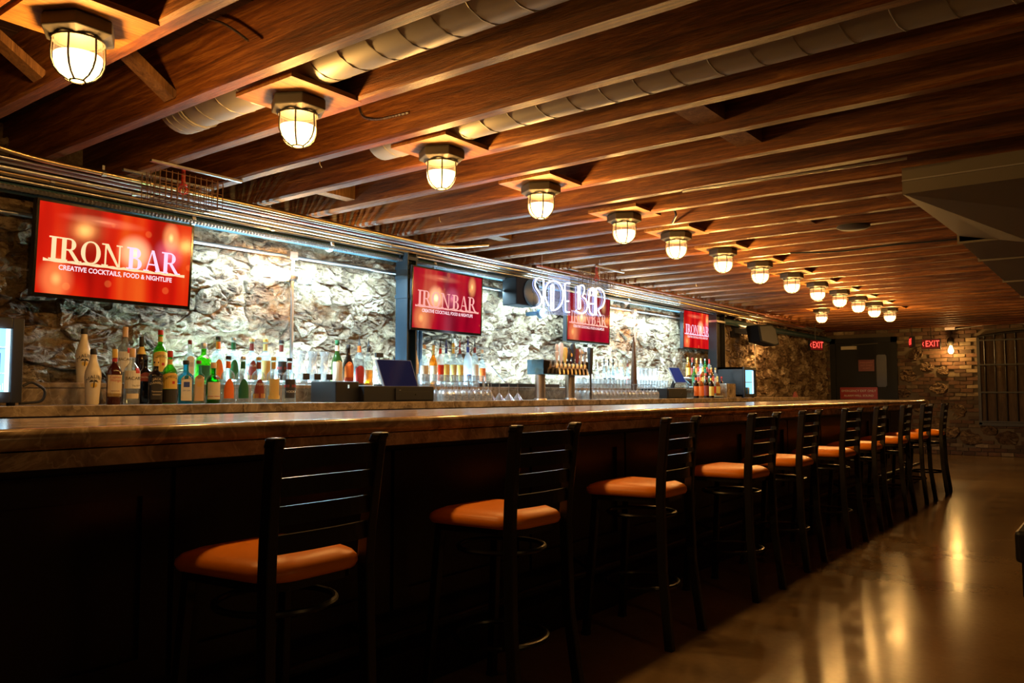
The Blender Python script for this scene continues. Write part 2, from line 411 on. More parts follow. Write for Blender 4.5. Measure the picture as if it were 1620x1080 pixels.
def stone_geo(cy, cz, poly, sd):
    """one rubble stone: origin at its centre, front towards +x"""
    n = 24; L = []; m = len(poly)
    per = [math.dist(poly[i], poly[(i+1) % m]) for i in range(m)]; tot = sum(per)
    for k in range(n):
        t = tot*k/n; i = 0
        while t > per[i] and i < m-1: t -= per[i]; i += 1
        u = t/max(per[i], 1e-6); A, B = poly[i], poly[(i+1) % m]
        L.append((A[0]+(B[0]-A[0])*u-cy, A[1]+(B[1]-A[1])*u-cz))
    rnd = random.Random(sd); H = rnd.uniform(0.010, 0.050); tx, tz = rnd.uniform(-.30, .30), rnd.uniform(-.45, .25)
    rings = ((1.0, -0.05, 0), (0.985, 0.35, .5), (0.93, 0.85, 1), (0.74, 1.0, 1), (0.5, 1.0, 1), (0.25, 1.0, 1)); vs = []
    def crag(y, z):
        a = noise.noise(Vector((y*9+sd*2.3, z*15, sd)))*0.030
        b_ = noise.noise(Vector((y*24+sd*2.3, z*42, sd*1.1)))
        return a + b_*0.016 - (0.014 if abs(b_) < .07 else 0)
    for sc_, hf, nz in rings:
        for (a, b) in L:
            jit = 1+0.13*noise.noise(Vector((a*16+sd, b*16, sd*1.7)))
            y, z = a*sc_*jit, b*sc_*jit
            x = H*hf if hf > 0 else -0.05
            if hf > 0: x += nz*(crag(y, z)+y*tx+z*tz)
            vs.append((x, y, z))
    vs.append((H+crag(0, 0), 0, 0)); fs = []
    R = len(rings)
    for i in range(R-1):
        for k in range(n): fs.append((i*n+k, i*n+(k+1) % n, (i+1)*n+(k+1) % n, (i+1)*n+k))
    for k in range(n): fs.append(((R-1)*n+k, (R-1)*n+(k+1) % n, R*n))
    return vs, fs
def set_tone(me, vals):
    a = me.attributes.new('tone', 'FLOAT', 'POINT'); a.data.foreach_set('value', vals)
WL = wall('wall_left', (XW-0.3, YN, 0), (XW-0.06, YF+0.3, ZC), M_MORTAR)
# mortar bed with relief
g = MB(); ny, nz = 800, 74; Y0, Z0, Z1 = 0.2, 1.0, 2.62
for i in range(ny+1):
    for k in range(nz+1):
        y = Y0+(YF-Y0)*i/ny; z = Z0+(Z1-Z0)*k/nz
        x = XW + 0.006 + noise.noise(Vector((y*4, z*5, 0)))*0.028 + noise.noise(Vector((y*13, z*20, 3)))*0.022 + noise.noise(Vector((y*35, z*50, 5)))*0.008
        if i in (0, ny) or k in (0, nz): x = XW-0.07
        g.v.append((x, y, z))
for i in range(ny):
    for k in range(nz): g.f.append((i*(nz+1)+k, (i+1)*(nz+1)+k, (i+1)*(nz+1)+k+1, i*(nz+1)+k+1))
obj('mortar', g, M_MORTAR, WL)
P = rubble(0.3, YF-0.05, 1.04, 2.58); P.sort(key=lambda q: q[0])
near = [q for q in P if q[0] > 1.6][:300]; nid = set(id(q) for q in near)
far_mb = MB(); far_t = []
for sd, q in enumerate(P):
    cy, cz, poly = q
    vs, fs = stone_geo(cy, cz, poly, sd+1)
    t = random.random(); t = t*t*0.5+t*0.5
    if id(q) in nid:
        m = MB(); m.add(vs, fs); me = m.mesh('stone', M_STONE); set_tone(me, [t]*len(me.vertices))
        link('stone', me, WL, (XW, cy, cz))
    else:
        far_mb.add([(a[0]+XW, a[1]+cy, a[2]+cz) for a in vs], fs); far_t += [t]*len(vs)
o = obj('stones', far_mb, M_STONE, WL, ); set_tone(o.data, far_t); o['kind'] = 'stuff'

# far brick wall
M_MORT2 = plain('dirty_mortar', (.13, .10, .065), .9)
WB = wall('wall_back', (XW-0.3, YF+0.012, 0), (XR, YF+0.3, ZC), M_MORT2)
bm_ = []
for s in range(6):
    rnd = random.Random(s); m = MB(); a, b, c = 0.1+rnd.uniform(-.006, .006), 0.02, 0.031+rnd.uniform(-.003, .003)
    m.box((-a, -b, -c), (a, b, c)); m.v = [(x+rnd.uniform(-.005, .005), y+(rnd.uniform(-.004, .004) if y < 0 else 0), z+rnd.uniform(-.003, .003)) for x, y, z in m.v]
    me = m.mesh('brick', M_BRICK); set_tone(me, [0.0]*8); bm_.append((me, m))
rocks = [(-3.35, 0.95, .2), (-3.6, 1.55, .18), (-3.05, 1.3, .16), (-3.2, 0.6, .22), (-2.85, 0.45, .18), (-3.25, 1.72, .14), (-2.75, 0.85, .2), (-2.5, 0.35, .22), (-2.95, 1.65, .13), (-1.9, 0.35, .2), (-3.6, 0.4, .2), (-2.2, .5, .15), (-3.45, 1.98, .16), (-3.7, 1.2, .15)]
bl = []
for r in range(33):
    z = 0.04+0.076*r
    for k in range(38):
        x = XW+0.06+0.216*k+(0.108 if r % 2 else 0)+random.uniform(-.006, .006)
        if x > 2.9 or (-5.12 < x < -3.77 and z < 2.40) or (-2.40 < x < -0.3 and 0.6 < z < 2.42): continue
        if any(((x-a)/1.25)**2+((z-b)*1.25)**2 < c*c for a, b, c in rocks): continue
        bl.append((x, z))
bl.sort(key=lambda q: (0 if -3.8 < q[0] < -1.4 else 1, abs(q[0]+2.6)))
rest = MB(); rt_ = []
for i, (x, z) in enumerate(bl):
    me, m = bm_[i % 6]; dy = random.uniform(-0.006, 0.006)
    if i < 285: link('brick', me, WB, (x, YF+dy, z))
    else:
        rest.add([(a+x, b+YF+dy, c+z) for a, b, c in m.v], m.f); rt_ += [random.random()]*8
o = obj('bricks', rest, M_BRICK, WB); set_tone(o.data, rt_); o['kind'] = 'stuff'
for i, (x, z, r) in enumerate(rocks):
    poly = [(r*1.1*math.cos(a)*random.uniform(.8, 1.05), r*.8*math.sin(a)*random.uniform(.8, 1.05)) for a in [2*PI*k/8 for k in range(8)]]
    vs, fs = stone_geo(0, 0, poly, 900+i); m = MB(); m.add([(b, -a, c) for a, b, c in vs], [q[::-1] for q in fs][:])
    me = m.mesh('stone', M_STONE); set_tone(me, [random.random()*.18]*len(me.vertices)); link('stone', me, WB, (x, YF-0.0, z))
wall('wall_right', (XR, YN, 0), (XR+0.2, YF+0.3, ZC)); wall('wall_front', (XW-0.3, YN-0.2, 0), (XR, YN, ZC))

# exit door in the far wall
D = tag(bpy.data.objects.new('door_1', None), kind='structure'); COL.objects.link(D); D.location = (-4.44, YF, 0)
M_DOOR = plain('black_door_paint', (0.006, 0.007, 0.007), 0.6, spec=.3)
m = MB(); m.box((-.66, -.06, 0), (-.55, .03, 2.36)); m.box((.55, -.06, 0), (.66, .03, 2.36)); m.box((-.66, -.06, 2.25), (.66, .03, 2.36)); obj('door_frame', m, M_DOOR, D)
m = MB(); m.box((-.548, -.03, 0.01), (.548, .015, 2.245)); leaf = obj('door_leaf', m, M_DOOR, D)
m = MB(); m.box((.28, -.036, 1.35), (.44, -.03, 1.98)); m.box((.26, -.045, 1.33), (.28, -.03, 2.0)); m.box((.44, -.045, 1.33), (.46, -.03, 2.0)); m.box((.26, -.045, 1.98), (.46, -.03, 2.0)); m.box((.26, -.045, 1.33), (.46, -.03, 1.35)); obj('window_lite', m, plain('dark_pane', (0.006, 0.006, 0.006), 0.35), D)
m = MB(); m.box((-.42, -.1, 2.12), (-.12, -.03, 2.19)); obj('door_closer', m, plain('cream_metal', (.55, .5, .38), .4), D)
m = MB(); m.bar((-.2, -.08, 2.21), (.3, -.05, 2.235), .02); obj('closer_arm', m, M_CAST, D)
m = MB(); m.box((-.5, -.09, 1.0), (.5, -.05, 1.07)); obj('push_bar', m, M_CHROME, D)
M_SIGNR = plain('sign_red', (0.34, 0.02, 0.02), 0.4)
m = MB(); m.box((-.47, -.05, 1.08), (.27, -.035, 1.325)); sg = obj('warning_sign', m, M_SIGNR, D)
M_SW = plain('sign_white', (.75, .72, .66), .5)
for s, z in (('EMERGENCY EXIT ONLY', 1.25), ('ALARM WILL SOUND', 1.15)):
    link('lettering', tmesh_on(s, 0.062, M_SW, lambda c: Vector((c.x-.10, -.053, c.y+z))), sg)
m = MB(); m.box((-.09, -.045, 1.66), (.22, -.03, 1.9)); s2 = obj('notice_sign', m, plain('dim_red', (.15, .012, .012), .4), D)
for s, z in (('EMERGENCY', 1.84), ('EXIT ONLY', 1.78), ('ALARM', 1.72)):
    link('lettering', tmesh_on(s, 0.045, plain('dim_letter', (.4, .12, .1), .5), lambda c: Vector((c.x+.065, -.047, c.y+z))), s2)
# barred window
Wn = tag(bpy.data.objects.new('window_1', None), kind='structure'); COL.objects.link(Wn); Wn.location = (-1.35, YF, 0)
M_IRON = plain('black_iron', (0.018, 0.016, 0.015), 0.5)
arch = [(x, 2.27+0.09*(1-(x/.98)**2)) for x in [-.98+1.96*k/16 for k in range(17)]]
m = MB(); m.prism([(-.98, .63)]+arch+[(.98, .63)], 1, -0.005, 0.1); obj('boarded_panel', m, wood_mat('window_boards', 2, (.05, .035, .02), (.12, .085, .05), (.2, .15, .09), .8), Wn)
m = MB(); m.box((-1.0, -.06, .60), (-.95, 0, 2.27)); m.box((.95, -.06, .60), (1.0, 0, 2.27)); m.box((-1.0, -.06, .58), (1.0, 0, .64))
m.tube([(x, -.03, z+.02) for x, z in arch], .03, 6); obj('window_frame', m, M_IRON, Wn)
for k in range(11):
    x = -.87+.171*k; m = MB(); m.tube([(x, -.045, .62), (x, -.045, 2.29+0.06*(1-(x/.98)**2))], .014, 6); obj('bar', m, M_IRON, Wn)
for z in (.66, 1.22, 1.75, 2.22):
    m = MB(); m.box((-.97, -.07, z-.014), (.97, -.055, z+.014)); obj('cross_bar', m, M_IRON, Wn)

# ================================================================== BAR
BX = -2.268; BY0, BY1 = -1.6, 12.4; BZ = 1.108
B = thing('bar_counter', (-2.8, 5.4, 0), 'long brown marble topped bar with black front running to the far end', 'bar')
def rel(mb, o=(-2.8, 5.4, 0)): mb.v = [(a-o[0], b-o[1], c-o[2]) for a, b, c in mb.v]; return mb
pr = [(BX-.99, BZ), (BX-.05, BZ)]
for k in range(9):
    a = PI/2-PI*k/8; pr.append((BX-.03+.03*math.cos(a), BZ-.029+.029*math.sin(a)))
pr += [(BX-.05, BZ-.060), (BX-.06, BZ-.062), (BX-.99, BZ-.062)]
m = MB(); m.prism(pr, 1, BY0, BY1); obj('marble_top', rel(m), M_MARBLE, B, smooth=True, angle=35)
m = MB(); m.box((BX-.96, BY0+.02, BZ-.110), (BX-.035, BY1-.03, BZ-.062)); obj('marble_apron', rel(m), M_MARBLE, B)
m = MB(); m.box((BX-.9, BY0+.05, 0.0), (BX-.22, BY1-.08, BZ-.110)); obj('bar_front', rel(m), M_PANEL, B)
for k in range(14):
    y0 = BY0+.1+k*0.98
    m = MB()
    x = BX-.22
    for a, b in (((x, y0, .3), (x+.018, y0+.09, .96)), ((x, y0+.87, .3), (x+.018, y0+.96, .96)), ((x, y0+.09, .3), (x+.018, y0+.87, .38)), ((x, y0+.09, .88), (x+.018, y0+.87, .96))): m.box(a, b)
    obj('panel_frame', rel(m), M_PANEL, B)
m = MB(); m.box((BX-.22, BY0+.05, 0), (BX-.10, BY1-.05, .16)); obj('foot_ledge', rel(m), M_PANEL, B, bevel=.006)
m = MB(); m.tube([(BX-.08, BY0+.1, .24), (BX-.08, BY1-.2, .24)], .022, 10); fr = obj('foot_rail', rel(m), M_BLACK, B, smooth=True)
for k in range(9):
    y = BY0+.6+1.6*k; m = MB(); m.bar((BX-.08, y, .24), (BX-.22, y, .30), .02); obj('rail_bracket', rel(m), M_BLACK, B)

# ================================================================== BACK COUNTER
CZ = 1.137; LZ = 1.262; CXF = -4.40; LXF = -4.85
K = thing('back_counter', (-4.8, 6.5, 0), 'low marble back counter with a raised ledge below the stone wall', 'counter')
K2 = thing('raised_ledge', (-4.98, 6.5, CZ), 'raised marble ledge behind the back counter, against the stone wall', 'ledge')
def relk(mb): mb.v = [(a+4.8, b-6.5, c) for a, b, c in mb.v]; return mb
for y0, y1 in ((.4, 3.0), (3.004, 5.45), (5.454, 8.2), (8.204, 11.0), (11.004, 14.2)):
    m = MB(); m.box((-5.07, y0, CZ-.055), (CXF, y1, CZ)); obj('marble_slab', relk(m), M_MARBLE2, K, bevel=.004)
m = MB(); m.box((-5.07, .4, 0), (CXF-.03, 14.15, CZ-.055)); obj('cabinet_body', relk(m), M_PANEL, K)
m = MB(); m.box((-.09, -6.1, 0), (.118, 5.6, LZ-.03-CZ)); obj('ledge_riser', m, M_MARBLE2, K2)
m = MB(); m.box((-.09, -6.1, LZ-.03-CZ), (.13, 5.6, LZ-CZ)); obj('ledge_cap', m, M_MARBLE2, K2, bevel=.004)
m = MB(); m.box((-5.06, 2.9, LZ), (-5.04, 10.4, LZ+.006)); tag(obj('led_tape', m, plain('led_tape', (.8, .9, 1), .4, emit=LED, es=1.2)), 'glowing white light tape lying along the ledge behind the bottles', 'light strip')

# ================================================================== STOOLS
def rounded_rect(w0, w1, d, r0, r1, n=6):
    """outline in x (depth) and y (width); rear at +x with width w0, front at -x with width w1"""
    pts = []
    for (cx, cy, r, a0) in ((d/2-r0, w0/2-r0, r0, 0), (-d/2+r1, w1/2-r1, r1, PI/2), (-d/2+r1, -w1/2+r1, r1, PI), (d/2-r0, -w0/2+r0, r0, 3*PI/2)):
        for k in range(n+1):
            a = a0+PI/2*k/n; pts.append((cx+r*math.cos(a), cy+r*math.sin(a)))
    return pts
ST = thing('bar_stool', (0, 0, 0), 'x', 'stool', 'orange seated bar stools along the bar')
# local: origin at floor under seat centre; back at +x
SZ = 0.745
out = [(x-.012, y) for x, y in rounded_rect(.37, .42, .435, .10, .06)]
m = MB(); n = len(out); rings = [(.88, -.042), (.97, -.038), (1.0, -.024), (.99, -.010), (.93, .004), (.78, .018), (.55, .026), (.3, .029)]
for s_, z in rings: m.v += [(x*s_, y*s_, SZ-.01+z) for x, y in out]
m.v.append((0, 0, SZ+.023))
for i in range(len(rings)-1):
    for k in range(n): m.f.append((i*n+k, i*n+(k+1) % n, (i+1)*n+(k+1) % n, (i+1)*n+k))
for k in range(n): m.f.append(((len(rings)-1)*n+k, (len(rings)-1)*n+(k+1) % n, len(rings)*n))
m.f.append(tuple(range(n))[::-1]); obj('seat', m, M_VINYL, ST, smooth=True, angle=60)
m = MB(); o2 = [(x*.9, y*.9) for x, y in out]; m.prism([(x, y) for x, y in o2], 2, SZ-.075, SZ-.052); obj('seat_frame', m, M_BLACK, ST)
def path_bar(m, pts, wx, wy):
    vs = []
    for (x, y, z) in pts: vs += [(x-wx/2, y-wy/2, z), (x+wx/2, y-wy/2, z), (x+wx/2, y+wy/2, z), (x-wx/2, y+wy/2, z)]
    fs = [(3, 2, 1, 0), tuple(4*(len(pts)-1)+k for k in range(4))]
    for i in range(len(pts)-1):
        for k in range(4): fs.append((i*4+k, i*4+(k+1) % 4, (i+1)*4+(k+1) % 4, (i+1)*4+k))
    m.add(vs, fs)
for s in (-1, 1):
    m = MB(); path_bar(m, [(.235, s*.205, 0), (.195, s*.183, .35), (.185, s*.178, .70), (.19, s*.180, .80), (.215, s*.188, 1.03), (.222, s*.190, 1.068)], .042, .034)
    lg = obj('leg', m, M_BLACK, ST, bevel=.005)
    m = MB(); path_bar(m, [(.215, s*.188, 1.055), (.224, s*.190, 1.072), (.228, s*.191, 1.085)], .047, .039); obj('post_cap', m, M_BLACK, lg, bevel=.008)
    m = MB(); m.box((.217, s*.205-.019, 0), (.253, s*.205+.019, .02)); obj('foot_glide', m, M_PLASTIC, lg)
    m = MB(); path_bar(m, [(-.215, s*.20, 0), (-.165, s*.172, .70)], .036, .032); lg = obj('leg', m, M_BLACK, ST, bevel=.005)
    m = MB(); m.box((-.233, s*.2-.017, 0), (-.197, s*.2+.017, .02)); obj('foot_glide', m, M_PLASTIC, lg)
for z, hh in ((1.026, .056), (.951, .050), (.876, .050), (.800, .050)):
    m = MB(); q = 10; x0 = .19+(z-.8)*.108; yw = .176+(z-.8)*.035
    vs = []
    for i in range(q+1):
        u = -1+2*i/q; y = u*yw; x = x0+.032*(1-u*u)
        for dx, dz in ((-.006, -hh/2), (.006, -hh/2), (.006, hh/2), (-.006, hh/2)): vs.append((x+dx, y, z+dz+.004*(1-u*u)))
    fs = [(3, 2, 1, 0), tuple(4*q+k for k in range(4))]
    for i in range(q):
        for k in range(4): fs.append((i*4+k, i*4+(k+1) % 4, (i+1)*4+(k+1) % 4, (i+1)*4+k))
    m.add(vs, fs); obj('back_slat', m, M_BLACK, ST)
def ring(r, z, t): m = MB(); m.tube([(r*math.cos(2*PI*k/28), r*math.sin(2*PI*k/28), z) for k in range(28)], t, 8, closed=True); return m
obj('foot_ring', ring(.182, .255, .011), M_BLACK, ST, smooth=True); obj('upper_ring', ring(.170, .60, .010), M_BLACK, ST, smooth=True)
STY = [1.49, 2.555, 3.71, 4.84, 5.80, 6.86, 7.86, 8.96, 10.0, 11.0]
SRZ = [2, -1, 3, -2, 1, -3, 2, 1, -2, 4]
SDX = [0, .0, .0, .015, -.01, .0, -.02, -.03, -.03, -.02]
SL = ['orange seated black ladder-back stool nearest the camera', 'second orange seated bar stool from the camera, its foot ring in full view',
      'third orange seated bar stool from the camera, first with its feet in view', 'fourth orange seated bar stool from the camera along the bar',
      'fifth orange seated bar stool from the camera along the bar', 'sixth orange seated bar stool from the camera, fifth from the far end',
      'fourth orange seated bar stool from the far end of the bar', 'third orange seated bar stool from the far end of the bar',
      'last but one orange seated bar stool before the far brick wall', 'farthest orange seated bar stool, standing past the rest by the brick wall']
for i, y in enumerate(STY):
    loc = (-2.005+SDX[i], y, 0); rz = math.radians(SRZ[i])
    if i == 0: ST.location = loc; ST.rotation_euler = (0, 0, rz); ST['label'] = SL[0]
    else: dup(ST, loc, rz, SL[i])

# ================================================================== CEILING LAMPS
LP = thing('ceiling_lamp', (0, 0, 0), 'x', 'lamp', 'caged jar lamps under the joists')
# local z=0 at joist underside
m = MB(); m.box((-.19, -(SP-JT)/2, .0), (.20, (SP-JT)/2, .022)); obj('mounting_board', m, M_BOARD, LP)
m = MB(); m.lathe([(.120, -.001), (.126, -.010), (.126, -.050), (.088, -.068)], 6, rot=PI/6); obj('hexagonal_housing', m, M_CAST, LP, bevel=.004)
m = MB(); m.lathe([(.074, -.066), (.078, -.122)], 72, cap0=False, cap1=False)
m.v = [(x*(1.0+.022*(i % 2)), y*(1.0+.022*(i % 2)), z) for i, (x, y, z) in enumerate(m.v)]
obj('ribbed_glass', m, M_GLOW_UP, LP)
m = MB(); m.lathe([(.078, -.122), (.077, -.145), (.069, -.169), (.054, -.189), (.034, -.2015), (.012, -.206)], 28, cap0=False); obj('glass_globe', m, M_GLOW_LOW, LP, smooth=True, angle=80)
for k in range(6):
    a = 2*PI*k/6+.26; m = MB()
    m.tube([(r*math.cos(a), r*math.sin(a), z) for r, z in ((.084, -.066), (.086, -.125), (.084, -.147), (.074, -.174), (.056, -.195), (.028, -.210))], .0036, 6)
    obj('cage_rib', m, M_CAST, LP, smooth=True)
m = MB(); m.tube([(.084*math.cos(2*PI*k/24), .084*math.sin(2*PI*k/24), -.070) for k in range(24)], .004, 6, closed=True)
obj('cage_ring', m, M_CAST, LP, smooth=True); m = MB()
m.tube([(.024*math.cos(2*PI*k/16), .024*math.sin(2*PI*k/16), -.209) for k in range(16)], .0035, 6, closed=True); obj('cage_ring', m, M_CAST, LP, smooth=True)
LY = [1.276, 2.22, 3.16, 4.08, 5.13, 5.98, 6.93, 7.85, 8.80, 9.71, 10.62, 11.5, 12.36, 13.3]
words_ = ['nearest the camera, at the top left', 'second from the camera', 'third from the camera', 'fourth from the camera', 'fifth from the camera', 'sixth from the camera', 'seventh from the camera', 'seventh from the far end', 'sixth from the far end', 'fifth from the far end', 'fourth from the far end', 'third from the far end', 'last but one at the far end', 'farthest of the main row']
def lamp_light(p): 
    light('bulb_light', 'POINT', (p[0], p[1], p[2]-.168), LAMP_W, WARM, shadow_soft_size=0.04)
for i, y in enumerate(LY):
    lab = 'glowing caged jar ceiling lamp, ' + words_[i]
    loc = (-2.89, y, ZJ)
    if i == 0: LP.location = loc; LP['label'] = lab
    else: dup(LP, loc, None, lab)
    lamp_light(loc)
ex = onZ(1300, 510, 2.295); loc = (ex.x, ex.y, ZJ)
dup(LP, loc, None, 'caged jar ceiling lamp set apart left of the main row, near the far wall'); lamp_light(loc)

# ================================================================== TELEVISIONS
def serif(mb, s, x0, H, z=0.0, tr=0.0):
    """serif capitals from strokes, in the xy plane; returns the advance"""
    T = H*.20; t = H*.065; x = x0
    def q(*p): mb.add([(a, b, z) for a, b in p], [tuple(range(len(p)))])
    def rect(a, b, c, d): q((a, b), (c, b), (c, d), (a, d))
    def sf(cx, y, w): rect(cx-w/2, y, cx+w/2, y+t)
    def arc(cx, cy, rx, ry, a0, a1, wt, n=14):
        for k in range(n):
            pp = []
            for a, s_ in ((a0+(a1-a0)*k/n, 0), (a0+(a1-a0)*(k+1)/n, 0), (a0+(a1-a0)*(k+1)/n, 1), (a0+(a1-a0)*k/n, 1)):
                th = t+(wt-t)*abs(math.cos(a))
                rx_, ry_ = (rx, ry) if s_ == 0 else (rx-th, ry-max(t, th*.45))
                pp.append((cx+rx_*math.cos(a), cy+ry_*math.sin(a)))
            q(*pp)
    for ch in s:
        if ch == 'I':
            rect(x+.1*H, 0, x+.1*H+T, H); sf(x+.1*H+T/2, 0, .42*H); sf(x+.1*H+T/2, H-t, .42*H); x += .42*H
        elif ch in 'RB':
            rect(x+.1*H, 0, x+.1*H+T, H); sf(x+.15*H, H-t, .34*H); sf(x+.17*H, 0, .38*H)
            if ch == 'R':
                rect(x+.2*H, H-t, x+.45*H, H); rect(x+.2*H, .46*H, x+.45*H, .46*H+t)
                arc(x+.42*H, .73*H, .30*H, .27*H, -PI/2, PI/2, T)
                q((x+.38*H, .48*H), (x+.56*H, .48*H), (x+.92*H, 0), (x+.72*H, 0)); sf(x+.86*H, 0, .26*H); x += .92*H
            else:
                rect(x+.2*H, H-t, x+.42*H, H); rect(x+.2*H, .5*H, x+.45*H, .5*H+t); rect(x+.2*H, 0, x+.45*H, t)
                arc(x+.40*H, .76*H, .27*H, .24*H, -PI/2, PI/2, T); arc(x+.42*H, .27*H, .32*H, .27*H, -PI/2, PI/2, T); x += .82*H
        elif ch == 'O': arc(x+.45*H, .5*H, .45*H, .51*H, 0, 2*PI, T, 28); x += .95*H
        elif ch == 'N':
            rect(x+.12*H, 0, x+.12*H+t*1.2, H); rect(x+.78*H, 0, x+.78*H+t*1.2, H); q((x+.08*H, H), (x+.28*H, H), (x+.84*H, 0), (x+.72*H, 0))
            sf(x+.14*H, 0, .3*H); sf(x+.1*H, H-t, .26*H); sf(x+.8*H, H-t, .3*H); x += .98*H
        elif ch == 'A':
            q((x+.10*H, 0), (x+.16*H, 0), (x+.44*H, H), (x+.38*H, H)); q((x+.36*H, H), (x+.5*H, H), (x+.86*H, 0), (x+.66*H, 0))
            rect(x+.22*H, .3*H, x+.62*H, .3*H+t); sf(x+.13*H, 0, .28*H); sf(x+.76*H, 0, .34*H); x += .9*H
        else: x += .16*H
        x += tr*H
    return x-x0
def screen_mat(name, a, b, c, d, seed, s=1.6, refl_pos=(.1, .04)):
    m = bpy.data.materials.new(name); m.use_nodes = True; nt = m.node_tree; nt.nodes.clear()
    o = nt.nodes.new('ShaderNodeOutputMaterial'); em = nt.nodes.new('ShaderNodeEmission'); gl = nt.nodes.new('ShaderNodeBsdfGlossy'); gl.inputs['Roughness'].default_value = .12; gl.inputs[0].default_value = (.012, .012, .012, 1)
    tc = nt.nodes.new('ShaderNodeTexCoord'); mp = nt.nodes.new('ShaderNodeMapping'); mp.inputs['Scale'].default_value = (1, 3.2, .55); mp.inputs['Location'].default_value = (seed, seed*1.3, seed*.7)
    nt.links.new(tc.outputs['Object'], mp.inputs[0]); n1 = noise_n(nt, mp.outputs[0], 1.5, 2, .5)
    sp = nt.nodes.new('ShaderNodeSeparateXYZ'); nt.links.new(tc.outputs['Object'], sp.inputs[0])
    ga = ramp(nt, n1, [(.32, a), (.45, b), (.56, c), (.70, d)])
    mp2 = nt.nodes.new('ShaderNodeMapping'); mp2.inputs['Location'].default_value = (seed*2, 0, 0); nt.links.new(tc.outputs['Object'], mp2.inputs[0])
    vo = nt.nodes.new('ShaderNodeTexVoronoi'); vo.inputs['Scale'].default_value = 6.5; nt.links.new(mp2.outputs[0], vo.inputs[0])
    dots = ramp(nt, vo.outputs['Distance'], [(.13, (.7, .28, .06)), (.17, (.0, .0, .0))])
    c2 = mixc(nt, .22, ga, dots, 'ADD')
    for (fy, fz, rad, cc, sx) in ((refl_pos[0], refl_pos[1], .13, (2.2, 1.5, .8), 1), (refl_pos[0]+.22, refl_pos[1]+.02, .12, (.55, .2, .35), 1), (-.1, .2, .30, (.5, .25, .12), 8), (.33, .17, .07, (1.6, .9, .3), .6), (-.36, -.17, .12, (.9, .5, .15), .8)):  # first glow spot paints a lamp's reflection into the screen picture
        di = nt.nodes.new('ShaderNodeVectorMath'); di.operation = 'SUBTRACT'; di.inputs[1].default_value = (0, fy, fz); nt.links.new(tc.outputs['Object'], di.inputs[0])
        ms = nt.nodes.new('ShaderNodeVectorMath'); ms.operation = 'MULTIPLY'; ms.inputs[1].default_value = (0, 1, sx); nt.links.new(di.outputs[0], ms.inputs[0])
        le = nt.nodes.new('ShaderNodeVectorMath'); le.operation = 'LENGTH'; nt.links.new(ms.outputs[0], le.inputs[0])
        g_ = ramp(nt, le.outputs['Value'], [(0, cc), (rad*.35, tuple(q*.35 for q in cc)), (rad, (0, 0, 0))], 'EASE'); c2 = mixc(nt, 1.0, c2, g_, 'ADD')
    nt.links.new(c2, em.inputs[0]); em.inputs[1].default_value = s
    ad = nt.nodes.new('ShaderNodeAddShader'); nt.links.new(em.outputs[0], ad.inputs[0]); nt.links.new(gl.outputs[0], ad.inputs[1]); nt.links.new(ad.outputs[0], o.inputs[0]); return m
M_SCR1 = screen_mat('screen_orange_red', (.36, .004, .002), (.66, .010, .003), (.78, .03, .004), (.88, .10, .010), 6.4, 1.0)
M_SCR2 = screen_mat('screen_crimson', (.24, .0, .012), (.42, .002, .02), (.50, .010, .02), (.62, .12, .06), 8.1, 0.95, (-.17, .02))
M_SCR3 = screen_mat('screen_red', (.45, .002, .004), (.7, .008, .01), (.8, .04, .01), (1.0, .3, .05), 5.7, 1.0)
def lm(name, c, s): return plain(name, (0, 0, 0), .5, emit=c, es=s)
M_L1 = lm('letter_cream', (1.0, .66, .36), 1.15); M_L1b = lm('letter_lilac', (1.0, .62, .85), 1.2); M_L2 = lm('letter_pink', (1.0, .42, .40), 1.0); M_L3 = lm('letter_small', (1.0, .72, .8), 1.1)
